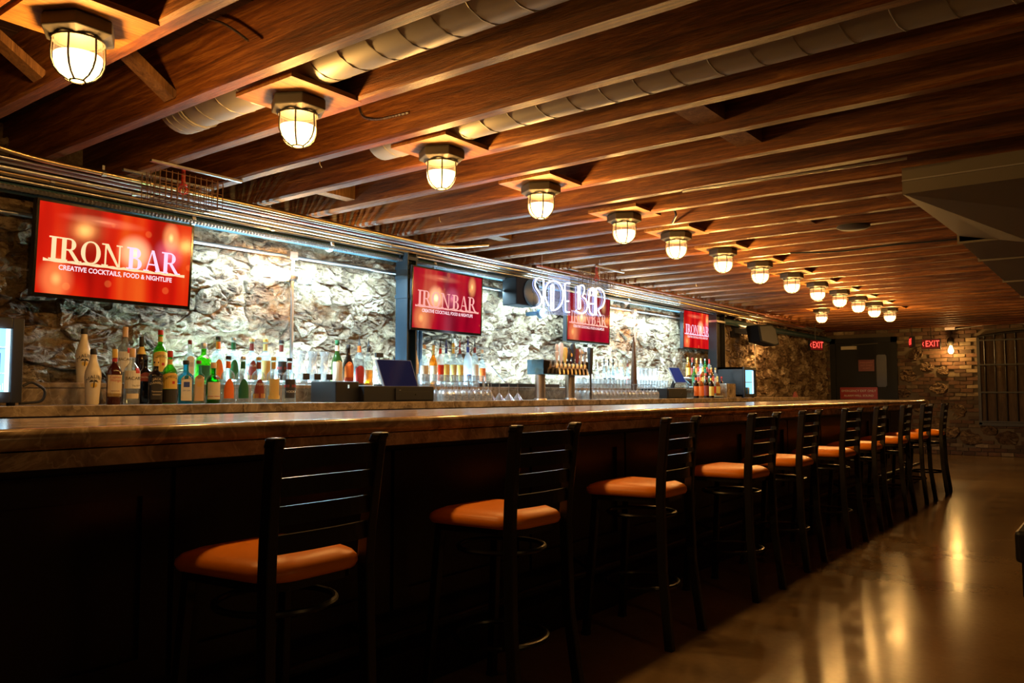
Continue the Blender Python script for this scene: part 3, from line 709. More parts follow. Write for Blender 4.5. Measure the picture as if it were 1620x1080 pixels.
def tv(loc, yaw, tilt, scr, m1, m2, label, flare=None, W=.97):
    H = W*.577
    t = bpy.data.objects.new('television', None); COL.objects.link(t); tag(t, label, 'television'); t.location = loc
    ry = Vector((-math.sin(yaw), math.cos(yaw), 0)); nn = Vector((math.cos(yaw)*math.cos(tilt), math.sin(yaw)*math.cos(tilt), -math.sin(tilt))); u = nn.cross(ry)
    t.matrix_world = Matrix(((nn.x, ry.x, u.x, loc[0]), (nn.y, ry.y, u.y, loc[1]), (nn.z, ry.z, u.z, loc[2]), (0, 0, 0, 1)))
    b = .014
    m = MB(); m.box((-.05, -W/2, -H/2), (-.004, W/2, H/2)); m.box((-.1, -W*.3, -H*.32), (-.05, W*.3, H*.3)); obj('housing', m, M_PLASTIC, t)
    m = MB()
    for a, c in (((-.004, -W/2, -H/2), (.004, W/2, -H/2+b*1.5)), ((-.004, -W/2, H/2-b), (.004, W/2, H/2)), ((-.004, -W/2, -H/2+b*1.5), (.004, -W/2+b, H/2-b)), ((-.004, W/2-b, -H/2+b*1.5), (.004, W/2, H/2-b))): m.box(a, c)
    obj('bezel', m, M_TVB, t)
    m = MB(); m.box((-.003, -W/2+b, -H/2+b*1.5), (.0005, W/2-b, H/2-b)); sc = obj('screen', m, scr, t)
    hL = .128; tmp = MB(); wd = serif(tmp, 'IRON BAR', 0, hL, tr=.02); k = (W*.83)/wd
    def put(s, x0, mat, nm):
        q = MB(); serif(q, s, 0, hL, tr=.02); q.v = [(.0015, (x+x0)*k-W*.42, y*1.06-.062) for x, y, z in q.v]; obj(nm, q, mat, sc)
    tmp = MB(); w1 = serif(tmp, 'IRON ', 0, hL, tr=.02)
    put('IRON', 0, m1, 'lettering'); put('BAR', w1, m2, 'lettering')
    q = MB(); n = 26; vs = []
    for i in range(n+1):
        y = -W*.45+W*.90*i/n; vs += [(.0016, y, -.074+.002*math.sin(i*1.9)), (.0016, y, -.060+.005*math.cos(i*2.7))]
    q.add(vs, [(2*i, 2*i+2, 2*i+3, 2*i+1) for i in range(n)]); obj('skyline_rule', q, m1, sc)
    me = tmesh_on('CREATIVE COCKTAILS, FOOD & NIGHTLIFE', 0.040, M_L3, lambda c: Vector((.0016, c.x*.90+.0, c.y-.103)), offset=.0010); link('lettering', me, sc)
    m = MB(); m.bar((-.1, 0, .0), (XW-loc[0]+.03, 0, .0), .06, .1); m.box((-.12, -.15, -.12), (-.1, .15, .12)); obj('wall_bracket', m, M_PLASTIC, t)
    return t
tv((-4.912, 2.451, 2.032), .003, .055, M_SCR1, M_L1, M_L1b, 'nearest wall television with orange-red screen, above the left bottles', .1)
tv((-4.894, 5.456, 2.026), .017, .035, M_SCR2, M_L2, M_L2, 'crimson television mounted beside the blue steel column, second from camera', -.16)
tv((-5.0, 8.03, 2.066), .02, .03, M_SCR2, M_L2, M_L2, 'crimson television partly behind the neon sign', .0)
tv((-5.04, 11.10, 2.121), .0, .016, M_SCR3, M_L1b, M_L1b, 'farthest wall television with red screen, beside the black column')

# ================================================================== COLUMNS, CONDUITS AND PIPES
def column(px0, px1, X, mat, label, bands):
    a = onX(px0, 560, X).y; b = onX(px1, 560, X).y; w2 = (b-a)/2*.95; c = (a+b)/2
    t = thing('steel_column', (X, c, LZ), label, 'column'); h = ZJ-.03-LZ
    m = MB(); m.box((-.006, -w2*.8, 0), (.006, w2*.8, h)); m.box((-.07, -w2, 0), (.07, -w2+.014, h)); m.box((-.07, w2-.014, 0), (.07, w2, h)); m.box((-.09, -w2-.02, 0), (.09, w2+.02, .012)); obj('flanged_post', m, mat, t)
    for z in bands:
        m = MB(); m.box((-.076, -w2-.006, z-LZ-.03), (.076, w2+.006, z-LZ)); obj('clamp_band', m, M_BLUE if mat == M_BLUE else M_PIPE, t)
    return t
column(634, 650, -4.98, M_BLUE, 'blue painted steel column rising beside the second television', (2.38, 2.30, 2.22, 2.05))
column(1127, 1141, -4.98, M_BLACK, 'black steel column between the farthest television and the small fridge', (2.3,))
for px, r in ((658, .022), (665, .018)):
    y = onX(px, 550, -5.10).y; m = MB(); m.tube([(-5.10, y, LZ), (-5.10, y, 2.36)], r, 10)
    tag(obj('vertical_pipe', m, M_BLUE, smooth=True), 'blue vertical pipe behind the second television, ' + ('nearer the column' if px < 660 else 'farther from the column'), 'pipe')
def run(name, pts, r, mat, label, cat='conduit', clips=(), clipm=None, flex=False):
    t = thing(name, pts[0], label, cat); o = Vector(pts[0])
    if flex:
        P2 = []; R2 = []
        for i in range(len(pts)-1):
            a, b = Vector(pts[i]), Vector(pts[i+1]); n = max(2, int((b-a).length/.012))
            for k in range(n): P2.append(a.lerp(b, k/n)-o); R2.append(r*(1.0 if len(P2) % 2 else .8))
        m = MB(); m.tube(P2, R2, 6)
    else:
        m = MB(); m.tube([Vector(p)-o for p in pts], r, 10)
    obj('tube', m, mat, t, smooth=not flex)
    for y in clips:
        # point on the run at y
        for i in range(len(pts)-1):
            a, b = Vector(pts[i]), Vector(pts[i+1])
            if min(a.y, b.y) <= y <= max(a.y, b.y) and abs(b.y-a.y) > 1e-4:
                p = a.lerp(b, (y-a.y)/(b.y-a.y))-o
                m = MB(); m.tube([(p.x, p.y-.012, p.z), (p.x, p.y+.012, p.z)], r*1.35, 10); m.bar((p.x, p.y, p.z+r), (p.x, p.y, ZJ-o.z), .014, .004); obj('strap', m, clipm or M_PIPE, t); break
    return t
def bend(pts, k=6):
    """rounds the corners of a polyline"""
    out = [Vector(pts[0])]
    for i in range(1, len(pts)-1):
        a, b, c = Vector(pts[i-1]), Vector(pts[i]), Vector(pts[i+1]); l = min((a-b).length, (c-b).length)*.45
        p, q = b+(a-b).normalized()*l, b+(c-b).normalized()*l
        for j in range(k+1): u = j/k; out.append(p*(1-u)**2+b*2*u*(1-u)+q*u*u)
    out.append(Vector(pts[-1])); return out
YE = 16.5
e1 = onX(715, 388, -4.62).y
run('conduit', bend([(-4.62, 1.2, 2.56), (-4.62, 1.72, 2.455), (-4.62, 3, 2.452), (-4.62, e1-.1, 2.44), (-4.5, e1+.35, 2.52)]), .015, M_BRASS, 'brassy conduit lowest in front, bending up at both ends', clips=(2.2,))
run('conduit', [(-4.70, .6, 2.45), (-4.70, 14, 2.44)], .009, M_PIPE, 'thin silver conduit running just behind the brassy one', clips=(2.9, 5.2, 8.0))
run('cable', bend([(-4.75, .6, 2.46), (-4.76, 4, 2.445), (-4.74, 8, 2.45), (-4.76, 14, 2.44)]), .010, M_RUST, 'dark red cable strung between the ceiling conduits', 'cable')
run('conduit', [(-4.80, .6, 2.455), (-4.80, YE, 2.445)], .012, M_PIPE, 'silver conduit in the middle of the ceiling bundle', clips=(3.4, 6.6, 9.5))
run('conduit', [(-4.86, .6, 2.438), (-4.86, YE, 2.43)], .018, M_PIPE, 'wide silver conduit near the wall side of the bundle', clips=(2.5, 4.7, 7.4, 11))
run('conduit', [(-4.92, .6, 2.425), (-4.92, YE, 2.42)], .016, M_BRASS, 'bronze toned conduit beside the wide silver one', clips=(2.05, 5.9, 9.9))
run('conduit', [(-4.97, .6, 2.405), (-4.97, 12, 2.40)], .013, M_PIPE, 'silver conduit next to the ribbed cable', clips=(3.6, 6.1, 8.6))
run('flexible_cable', bend([(-4.975, 1.7, 2.36), (-4.975, 3.6, 2.35), (-4.98, 6, 2.355), (-4.975, 9, 2.345), (-4.975, 10.5, 2.355)]), .017, M_PIPE, 'ribbed steel flexible cable lowest against the wall', 'cable', flex=True)
run('drain_pipe', [(-5.045, .6, 2.375), (-5.045, 10.5, 2.375)], .036, M_DARKPIPE, 'thick dark blue-grey pipe with white clips, running closest to the stone wall', 'pipe', clips=(3.0, 4.2, 5.4, 7, 9), clipm=M_WHITEP)
run('wall_conduit', [(-5.10, .6, 2.235), (-5.10, 11.4, 2.275)], .014, M_PIPE, 'straight silver conduit fixed on the stones behind the televisions')
run('cable', bend([(-4.66, 6.5, 2.47), (-4.6, 8, 2.45), (-4.64, 10, 2.47), (-4.6, 12, 2.45), (-4.66, 14.5, 2.47)]), .014, M_RUST, 'reddish cable loosely laid under the far joists', 'cable')
run('cable', bend([(-4.7, 9.8, 2.40), (-4.66, 11.3, 2.37), (-4.72, 12.8, 2.39), (-4.7, 15, 2.42)]), .020, M_BRASS, 'shiny hose above the right loudspeaker', 'hose')
run('duct_run', [(-5.03, 11.9, 2.325), (-5.03, 17.6, 2.325)], .05, M_DARKPIPE, 'thick dark duct above the far stretch of stone wall', 'duct')
# hooks and short flexible whips on the joists
def pxz(x, y, z): return onZ(x, y, z)
def whip(name, pts, r, label, flex=True, mat=M_PIPE): run(name, bend(pts, 5), r, mat, label, 'cable', flex=flex)
a = onY(568, 170, 2.46); 
whip('flexible_cable', [onY(568, 168, 2.83), onY(574, 186, 2.83), onY(596, 190, 2.83), onY(622, 184, 2.83), onY(650, 177, 2.83)], .0085, 'short curled steel cable hanging from a joist between two lamps')
whip('flexible_cable', [onY(330, 30, 1.85), onY(352, 36, 1.85), onY(375, 50, 1.85), onY(395, 66, 1.85)], .0065, 'short steel cable leaving a knot high on the second joist')
run('conduit', [onZ(1080, 303, 2.47), onZ(1152, 292, 2.47), onZ(1435, 250, 2.47)], .008, M_PIPE, 'thin straight conduit crossing under the joists towards the duct')
for px, py, nm in ((506, 254, 'hook hanging from the joist below the second lamp'), (695, 343, 'small hook hanging from the joist left of the fourth lamp'), (1101, 448, 'small wire hook hanging left of the seventh lamp')):
    p = onZ(px, py, 2.5); m = MB(); m.tube([(0, 0, 0), (0, 0, -.02), (.006, .006, -.034), (.0, .014, -.036), (-.004, .014, -.026)], .0025, 6)
    tag(obj('ceiling_hook', m, M_BRASS, loc=(p.x, p.y, ZJ), smooth=True), 'little brass ' + nm, 'hook')

p = onZ(1350, 357, ZJ); m = MB(); m.lathe([(.12, 0), (.125, -.012), (.10, -.025), (.03, -.03)], 24); tag(obj('ceiling_disc', m, M_CAST, loc=(p.x, p.y, ZJ), smooth=True, angle=50), 'round dark disc fixed under the joists left of the rectangular duct', 'fitting')
whip('cable', [onZ(1250, 400, 2.49), onZ(1330, 398, 2.47), onZ(1400, 388, 2.49), onZ(1530, 377, 2.49)], .008, 'thin dark cable sagging under the joists towards the duct', False, M_PLASTIC)
whip('flexible_cable', [onZ(1064, 352, 2.5), onZ(1070, 340, 2.52), onZ(1066, 330, 2.56)], .008, 'short dark cable curling down to the sixth ceiling lamp', False, M_PLASTIC)
# sprinkler guards: hanging wire baskets
def basket(px, py, label, L=.40, Wd=.20, H=.16, X=-4.44):
    p = onX(px, py, X); t = thing('sprinkler_guard', (X, p.y, ZJ-.02), label, 'wire basket')
    for x in (-.15, .16):
        m = MB(); m.bar((x, -.29, .012), (x, .29, .012), .025, .012); obj('support_strip', m, M_PIPE, t)
    m = MB(); q = 11
    for i in range(q+1):
        y = -L/2+L*i/q
        m.tube([(-Wd/2, y, 0), (-Wd/2, y, -H), (Wd/2, y, -H), (Wd/2, y, 0)], .0028, 5)
    for x in (-Wd/2, Wd/2):
        for z in (-.01, -H/2, -H): m.tube([(x, -L/2, z), (x, L/2, z)], .0028, 5)
    for i in range(5):
        x = -Wd/2+Wd*i/4; m.tube([(x, -L/2, 0), (x, -L/2, -H), (x, L/2, -H), (x, L/2, 0)], .0028, 5)
    obj('wire_cage', m, M_WIRE, t)
    m = MB(); m.tube([(0, 0, .06), (0, 0, -.03)], .012, 8); m.lathe([(.006, -.03), (.024, -.04), (.024, -.05), (.006, -.058)], 10)
    for k in range(4):
        a = PI/2*k; m.tube([(.01*math.cos(a), .01*math.sin(a), -.05), (.03*math.cos(a), .03*math.sin(a), -.065), (.03*math.cos(a), .03*math.sin(a), -.085), (.0, .0, -.1)], .004, 5)
    obj('sprinkler_head', m, M_REDP, t)
basket(290, 285, 'rusty wire basket around a red sprinkler head, above the first television')
basket(944, 436, 'wire basket around a sprinkler head, above the neon sign')

# spiral ducts between the joists
def spiral(y, x0, x1, z, r, label, seam=.17):
    t = thing('spiral_duct', (x0, y, z), label, 'duct'); L = x1-x0
    m = MB(); pts = []; rs = []; q = int(L/.02)
    for i in range(q+1): pts.append((L*i/q, 0, 0)); rs.append(r)
    m.tube(pts, rs, 28); obj('duct_shell', m, M_GALV, t, smooth=True)
    m = MB(); n = int(L/seam)
    m.tube([(L*i/(n*14), (r+.001)*math.cos(2*PI*i/14), (r+.001)*math.sin(2*PI*i/14)) for i in range(n*14+1)], .0035, 5); obj('spiral_seam', m, M_GALV, t)
    return t
spiral(1.53+SP+.19, -3.60, 3.2, ZJ+.155, .135, 'grey spiral duct between joists, near the second ceiling lamp')
spiral(1.53+3*SP+.19, -3.3, 3.2, ZJ+.14, .13, 'second grey spiral duct, mostly hidden above the joists by the third lamp')
spiral(1.53+SP+.19, -3.78, -3.61, ZJ+.155, .14, 'perforated duct collar at the left end of the nearer spiral duct', .05)

# big rectangular duct at the right
T = thing('rectangular_duct', (-1.0, 5.0, 2.34), 'large dull sheet-metal duct under the ceiling at the right', 'duct')
m = MB(); m.add([(0, 0, 0), (.95, 1.0, -.10), (3.4, 1.0, -.10), (3.4, 0, 0), (0, 1.0, .15), (3.4, 1.0, .15), (0, 0, .15), (3.4, 0, .15), (0.05, 1.6, 0), (.5, 1.6, -.10)],
                [(0, 3, 2, 1), (0, 1, 9, 8), (0, 6, 7, 3), (1, 2, 5, 9), (8, 9, 5, 4), (3, 7, 5, 2), (0, 8, 4, 6), (4, 5, 7, 6)]); obj('transition', m, M_DUCT, T)
m = MB(); m.box((.05, 1.6, -.04), (.52, 12.0, .15)); obj('long_section', m, M_DUCT, T)
for y in (1.6, 2.6, 4.2, 5.8, 7.4, 9.0):
    m = MB(); m.box((.035, y, -.055), (.535, y+.02, .15)); obj('joint_flange', m, M_DUCT, T)
m = MB(); m.bar((0, -.006, .075), (3.4, -.006, .075), .008, .008); obj('seam', m, M_GALV, T)

# ================================================================== WALL LAMPS
M_JAR = seethru('dusty_glass', (.8, .84, .85), .4, .15, diff=.15)
def wall_lamp(px, py, X, label, lit=-1, both=True, e=24):
    p = onX(px, py, X); t = thing('wall_lamp', p, label, 'lamp')
    m = MB(); m.lathe([(.028, -.03), (.036, -.02), (.036, .02), (.028, .03)], 16, axis='y'); m.bar((0, 0, 0), (XW-X+.03, 0, 0), .03); obj('junction_box', m, M_CAST, t, smooth=True)
    for s in ((-1, 1) if both else (lit,)):
        on = s == lit
        prf = [(.025, .03), (.040, .045), (.040, .06)]
        m = MB(); m.lathe([(r, z*s) for r, z in prf], 16, axis='y'); obj('socket_collar', m, M_GALV, t, smooth=True)
        m = MB(); m.lathe([(r, z*s) for r, z in ((.043, .06), (.046, .08), (.046, .15), (.038, .175), (.015, .185))], 20, axis='y', cap0=False); obj('glass_jar', m, lm('lit_wall_jar', (1., .62, .25), 9.0) if on else M_JAR, t, smooth=True)
        m = MB()
        for k in range(6):
            a = 2*PI*k/6; m.tube([(r*math.cos(a), z*s, r*math.sin(a)) for r, z in ((.048, .055), (.050, .08), (.050, .15), (.041, .18), (.012, .192))], .0025, 5)
        for z in (.085, .14): m.tube([(.05*math.cos(2*PI*k/20), z*s, .05*math.sin(2*PI*k/20)) for k in range(20)], .0025, 5, closed=True)
        obj('wire_guard', m, M_GALV, t)
    light('wall_bulb_light', 'POINT', (p.x+.09, p.y+.12*lit, p.z), e, (1, .52, .17), shadow_soft_size=.05)
    m = MB(); m.tube([(0, 0, .03), (0, 0, 2.25-p.z)], .012, 8); m.tube([(0, 0, -.03), (0, 0, LZ-p.z)], .012, 8); m.box((-.03, -.035, 2.22-p.z), (.015, .035, 2.28-p.z)); obj('supply_conduit', m, M_PIPE, t, smooth=True, angle=40)
wall_lamp(463, 437, -5.06, 'double caged wall lamp with its left jar lit, right of the first television')
wall_lamp(1004, 512, -5.06, 'caged wall lamp glowing between the neon sign and the farthest television')
wall_lamp(1194, 540, -5.06, 'caged wall lamp half hidden behind the right loudspeaker', lit=1, e=34)
# far wall bulb
t = thing('hanging_bulb', (-2.78, YF-.14, 2.44), 'bare bulb glowing under its bracket on the far brick wall', 'lamp')
m = MB(); m.box((-.09, -.04, 0), (.09, .06, .05)); obj('junction_box', m, M_PIPE, t)
m = MB(); m.tube([(0, 0, 0), (0, 0, -.16)], .010, 6); m.lathe([(.03, -.14), (.065, -.2), (.062, -.26), (.035, -.31)], 14); obj('lamp_holder', m, M_CAST, t, smooth=True)
m = MB(); m.lathe([(.02, -.31), (.03, -.34), (.05, -.40), (.048, -.43), (.03, -.46), (.008, -.468)], 16, cap0=False); obj('bulb', m, lm('lit_bulb', (1, .62, .2), 30.0), t, smooth=True)
light('wall_bulb_light', 'POINT', (-2.78, YF-.22, 2.0), 25, (1, .52, .14), shadow_soft_size=.05)
run('conduit', bend([(-2.70, YF-.1, 2.46), (-2.3, YF-.1, 2.50), (-1.8, YF-.09, 2.53), (-1.5, YF-.09, 2.50)]), .012, M_PIPE, 'thin conduit along the top of the far wall, above the barred window')

# ================================================================== EXIT SIGNS
M_EX = lm('exit_letters', (1.0, .06, .04), 2.6); M_EXF = lm('exit_face', (.10, .002, .002), 1.0)
def exit_sign(px, py, Y, rz, label, wd=.34, ht=.20):
    p = onY(px, py, Y); t = thing('exit_sign', p, label, 'exit sign', rz=rz)
    m = MB(); m.box((-wd/2, -.03, -ht/2), (wd/2, .03, ht/2)); obj('housing', m, M_PLASTIC, t)
    m = MB(); m.box((-wd/2+.012, -.033, -ht/2+.012), (wd/2-.012, -.03, ht/2-.012)); fc = obj('face', m, M_EXF, t)
    link('lettering', tmesh_on('EXIT', .165, M_EX, lambda c: Vector((c.x*.70+.028, -.035, c.y)), offset=.002, spacing=1.08), fc)
    m = MB(); m.add([(-.152, -.035, .0), (-.132, -.035, .04), (-.120, -.035, .04), (-.140, -.035, 0), (-.120, -.035, -.04), (-.132, -.035, -.04)], [(0, 3, 2, 1), (0, 5, 4, 3)]); obj('arrow', m, M_EX, fc)
    m = MB(); m.tube([(0, 0, ht/2), (0, 0, ZC-.01-p.z)], .007, 6); obj('hanging_rod', m, M_CAST, t)
exit_sign(1473, 544, YF-.35, 0, 'red illuminated exit sign in front of the far brick wall')
exit_sign(1443, 541, YF-1.1, math.radians(-70), 'exit sign seen nearly edge-on, left of the readable one', .3)
exit_sign(1290, 546, YF-2.4, math.radians(58), 'small exit sign hanging at the end of the stone wall', .3)

# ================================================================== NEON SIGN
zs = 9.82
L0 = onX(845, 463, -4.35); dL = (L0-CAM).dot(fw); rr = ray(952, 470); R0 = CAM+rr*(dL*1.05/F_PX)
hd = Vector((R0.x-L0.x, R0.y-L0.y, 0)); hd.normalize(); nrm = Vector((hd.y, -hd.x, 0))
def onN(x, y, off=0.0):
    r = ray(820+x/zs, 420+y/zs); k = (L0+nrm*off-CAM).dot(nrm)/r.dot(nrm); return CAM+r*k
t = thing('neon_sign', (L0.x, L0.y, L0.z), 'white neon side bar sign on a clear panel hanging above the taps', 'neon sign')
c = [onN(220, 120, -.03), onN(1400, 300, -.03), onN(1400, 800, -.03), onN(220, 660, -.03)]
top = c[0].z; lo = c[3].z; Lw = ((c[1]-c[0]).xy.length)
pz = MB()
for dn in (0, -.006):
    pass
a0 = c[0]; ax = a0+hd*Lw
q = [Vector((a0.x, a0.y, top)), Vector((ax.x, ax.y, top)), Vector((ax.x, ax.y, lo-.05)), Vector((a0.x, a0.y, lo-.05))]
vs = [v-L0 for v in q]+[v-L0-nrm*.006 for v in q]
pz.add(vs, [(0, 1, 2, 3), (7, 6, 5, 4), (0, 4, 5, 1), (1, 5, 6, 2), (2, 6, 7, 3), (3, 7, 4, 0)]); obj('acrylic_panel', pz, seethru('acrylic', (.80, .86, .95), .25, .05), t)
M_NEON = lm('neon_white', (.80, .82, 1.0), 4.5); M_NEONB = lm('neon_blue_tube', (.35, .45, 1.0), 1.6)
S = {'letter_s': [[(335, 195), (300, 193), (265, 230), (255, 290), (275, 350), (320, 410), (355, 480), (365, 560), (340, 620), (290, 650), (225, 655)]],
     'letter_i': [[(355, 205), (392, 205), (392, 670)]],
     'letter_d': [[(470, 625), (425, 520), (412, 430), (430, 320), (480, 250), (550, 230), (630, 262), (685, 350), (700, 460), (680, 580), (630, 660), (560, 695), (510, 695), (510, 300), (550, 300), (546, 680)]],
     'letter_e': [[(800, 272), (722, 270), (728, 500), (732, 720), (800, 722)], [(733, 550), (785, 552)]],
     'letter_b': [[(925, 312), (930, 680), (965, 668), (955, 310), (1000, 300), (1030, 345), (1018, 430), (990, 482), (1045, 515), (1078, 600), (1062, 700), (1010, 745), (950, 738), (890, 695)]],
     'letter_a': [[(1165, 770), (1110, 735), (1095, 600), (1100, 450), (1122, 362), (1160, 342), (1188, 385), (1192, 480), (1188, 770)], [(1110, 590), (1188, 594)]],
     'letter_r': [[(1210, 772), (1205, 350), (1275, 350), (1332, 420), (1345, 540), (1312, 640), (1232, 682), (1280, 782)]]}
for nm, ls in S.items():
    m = MB(); m2 = MB()
    for pts in ls:
        m.tube([v-L0 for v in bend([onN(*p) for p in pts], 3)], .0065, 6)
        if len(pts) > 3: m2.tube([v-L0-nrm*.02 for v in bend([onN(p[0]-18, p[1]+4) for p in pts], 2)], .003, 5)
    lt = obj('neon_letter', m, M_NEON, t, smooth=True)
    if m2.v: obj('return_tube', m2, M_NEONB, lt, smooth=True)
m = MB()
for u in (.12, .88):
    p = a0+hd*Lw*u-L0; m.tube([(p.x, p.y, top-L0.z-.02), (p.x, p.y, ZJ-L0.z)], .002, 5)
obj('hanging_wire', m, M_PIPE, t)
light('neon_light', 'AREA', tuple(onN(800, 470, .06)), 3.0, (.72, .70, 1.0), shape='RECTANGLE', size=.25, size_y=1.0, rot=(PI/2, 0, math.atan2(hd.y, hd.x)))

# ================================================================== SPEAKERS, GLOBE
p = onX(826, 463, -4.9)
t = thing('loudspeaker', p, 'square black loudspeaker with round blue-grey front, left of the neon sign', 'speaker')
m = MB(); m.box((-.10, -.20, -.14), (.08, .14, .14)); obj('cabinet', m, plain('matt_black', (.006, .007, .008), .8, spec=.2), t, bevel=.01)
m = MB(); m.lathe([(.13, .081), (.14, .09), (.12, .10), (.04, .092), (.005, .10)], 28, axis='x', cap0=False, c=(0, .05, 0)); obj('speaker_cone', m, plain('blue_grey_cone', (.03, .07, .09), .35), t, smooth=True)
m = MB(); m.box((-.26, -.06, -.03), (-.12, .02, .03)); obj('wall_bracket', m, M_BLACK, t)
p = onX(1205, 530, -4.72)
t = thing('loudspeaker', p, 'black loudspeaker tilted off the stone wall above the small fridge', 'speaker', rz=math.radians(-20))
prs = [(-.16, -.13), (.10, -.20), (.19, -.17), (.20, .13), (.13, .20), (-.14, .17)]
m = MB(); m.prism([(y, z) for y, z in prs], 0, -.15, .13); m.v = [(x*.9+(-z*.25), y*1.25, z*.9) for x, y, z in m.v]; obj('cabinet', m, plain('matt_black', (.006, .007, .008), .8, spec=.2), t, bevel=.015)
m = MB(); m.prism([(y*.85, z*.85) for y, z in prs], 0, .13, .14); m.v = [(x*.9+(-z*.25), y*1.25, z*.9) for x, y, z in m.v]; obj('grille', m, plain('speaker_grille', (.02, .02, .022), .7), t)
m = MB(); m.bar((-.12, -.1, .05), (-.36, -.25, .09), .05, .09); m.box((-.38, -.35, -.02), (-.33, -.15, .22)); obj('wall_bracket', m, M_BLACK, t)
p = onX(860, 495, -4.95)
t = thing('globe_lamp', p, 'small round glass globe on the wall under the neon sign', 'lamp')
m = MB(); m.lathe([(.005, -.045), (.03, -.036), (.045, -.015), (.047, .01), (.036, .032), (.02, .042)], 18, axis='x'); obj('glass_globe', m, plain('pale_globe', (.75, .85, .9), .15, emit=(.6, .85, 1.), es=.5), t, smooth=True)
m = MB(); m.lathe([(.05, -.06), (.062, -.045), (.05, -.03)], 18, axis='x'); m.box((-.22, -.02, -.02), (-.06, .02, .02)); obj('lamp_base', m, M_BLUE, t)

# ================================================================== BOTTLES
def scale_at(x, X): return abs(X)/(math.cos(TH)*(1790-x))
def glass(name, tint, diff=0.0): return seethru('glass_'+name, tint, .3, .05, diff=diff)
G_CLEAR = glass('clear_bottle', (.80, .88, .90), .13); G_GREEN = glass('green', (.16, .62, .05), .10); G_DGREEN = glass('deep_green', (.02, .33, .03), .12); G_BLUE = glass('sky_blue', (.08, .55, .78), .12)
G_AMBER = glass('amber', (.85, .42, .06), .1); G_BROWN = plain('dark_brown_glass', (.016, .006, .003), .08); G_BLACKG = plain('black_glass', (.008, .007, .008), .08)
G_FROST = seethru('glass_frosted', (.8, .88, .92), .3, .3, diff=.45); G_WHITE = plain('white_bottle', (.78, .70, .56), .22); G_OLIVE = plain('olive_glass', (.02, .06, .01), .08); G_RUM = plain('rum_glass', (.06, .012, .006), .08)
G_PALE = glass('pale_green', (.66, .82, .72))
def col(n, c): return plain('label_'+n, c, .6)
C_CREAM = col('cream', (.72, .62, .45)); C_WHITE = col('white', (.78, .76, .7)); C_YEL = col('yellow', (.75, .50, .10)); C_ORG = col('orange', (.82, .17, .02)); C_GRN = col('green', (.01, .13, .05)); C_RED = col('red', (.5, .03, .02)); C_BLK = col('black', (.02, .018, .018)); C_GOLD = col('gold', (.62, .42, .12)); C_TAN = col('tan', (.62, .42, .24)); C_SIL = plain('cap_silver', (.55, .56, .58), .35, .8); C_BLUE = col('navy', (.03, .06, .3)); C_BRN = col('maroon', (.22, .03, .02)); C_CORK = col('cork', (.72, .48, .26))
PROF = {  # r and z as fractions of radius and height: body shapes
 'round': [(.9, 0), (1, .02), (1, .55), (.97, .60), (.80, .66), (.45, .72), (.33, .76), (.31, .90), (.34, .91), (.34, .93)],
 'long':  [(.9, 0), (1, .02), (1, .48), (.93, .55), (.7, .63), (.44, .72), (.34, .80), (.32, .90), (.36, .91), (.36, .93)],
 'square': [(.92, 0), (1, .02), (1, .60), (.96, .64), (.75, .68), (.42, .72), (.36, .76), (.34, .88), (.38, .89), (.38, .92)],
 'bell':  [(.86, 0), (.92, .02), (.86, .10), (.92, .40), (1, .52), (.96, .60), (.7, .68), (.42, .76), (.33, .84), (.32, .90), (.34, .92)],
 'swoop': [(.72, 0), (.80, .03), (.82, .15), (.92, .35), (1, .50), (.93, .60), (.68, .70), (.46, .80), (.38, .90), (.38, .93)],
 'dome':  [(.92, 0), (1, .015), (1, .50), (.97, .57), (.86, .63), (.62, .675), (.38, .70), (.33, .73), (.32, .90), (.35, .93)]}
def body_r(shape, f, r):
    pr = PROF[shape]
    for i in range(len(pr)-1):
        if pr[i][1] <= f <= pr[i+1][1]: u = (f-pr[i][1])/(pr[i+1][1]-pr[i][1]+1e-9); return r*(pr[i][0]+(pr[i+1][0]-pr[i][0])*u)
    return r*pr[-1][0]
def patch(shape, r, h, f0, f1, ang, top=0.0, off=.0012, e=2.0, c=0.0, n=8, rows=5):
    """a label wrapped on the body, centred on the +x side"""
    m = MB(); vs = []
    for j in range(rows+1):
        for i in range(n+1):
            u = -1+2*i/n; a = c+u*ang/2; fz = f0+(f1-f0)*j/rows
            if top: fz = f0+(f1-top*(f1-f0)*(abs(u)**2.2)-f0)*j/rows
            R = body_r(shape, fz, r)+off
            ca, sa = math.cos(a), math.sin(a); q = (abs(ca)**e+abs(sa)**e)**(-1/e) if e != 2 else 1
            vs.append((R*ca*q, R*sa*q, fz*h))
    m.add(vs, [(j*(n+1)+i, j*(n+1)+i+1, (j+1)*(n+1)+i+1, (j+1)*(n+1)+i) for j in range(rows) for i in range(n)]); return m
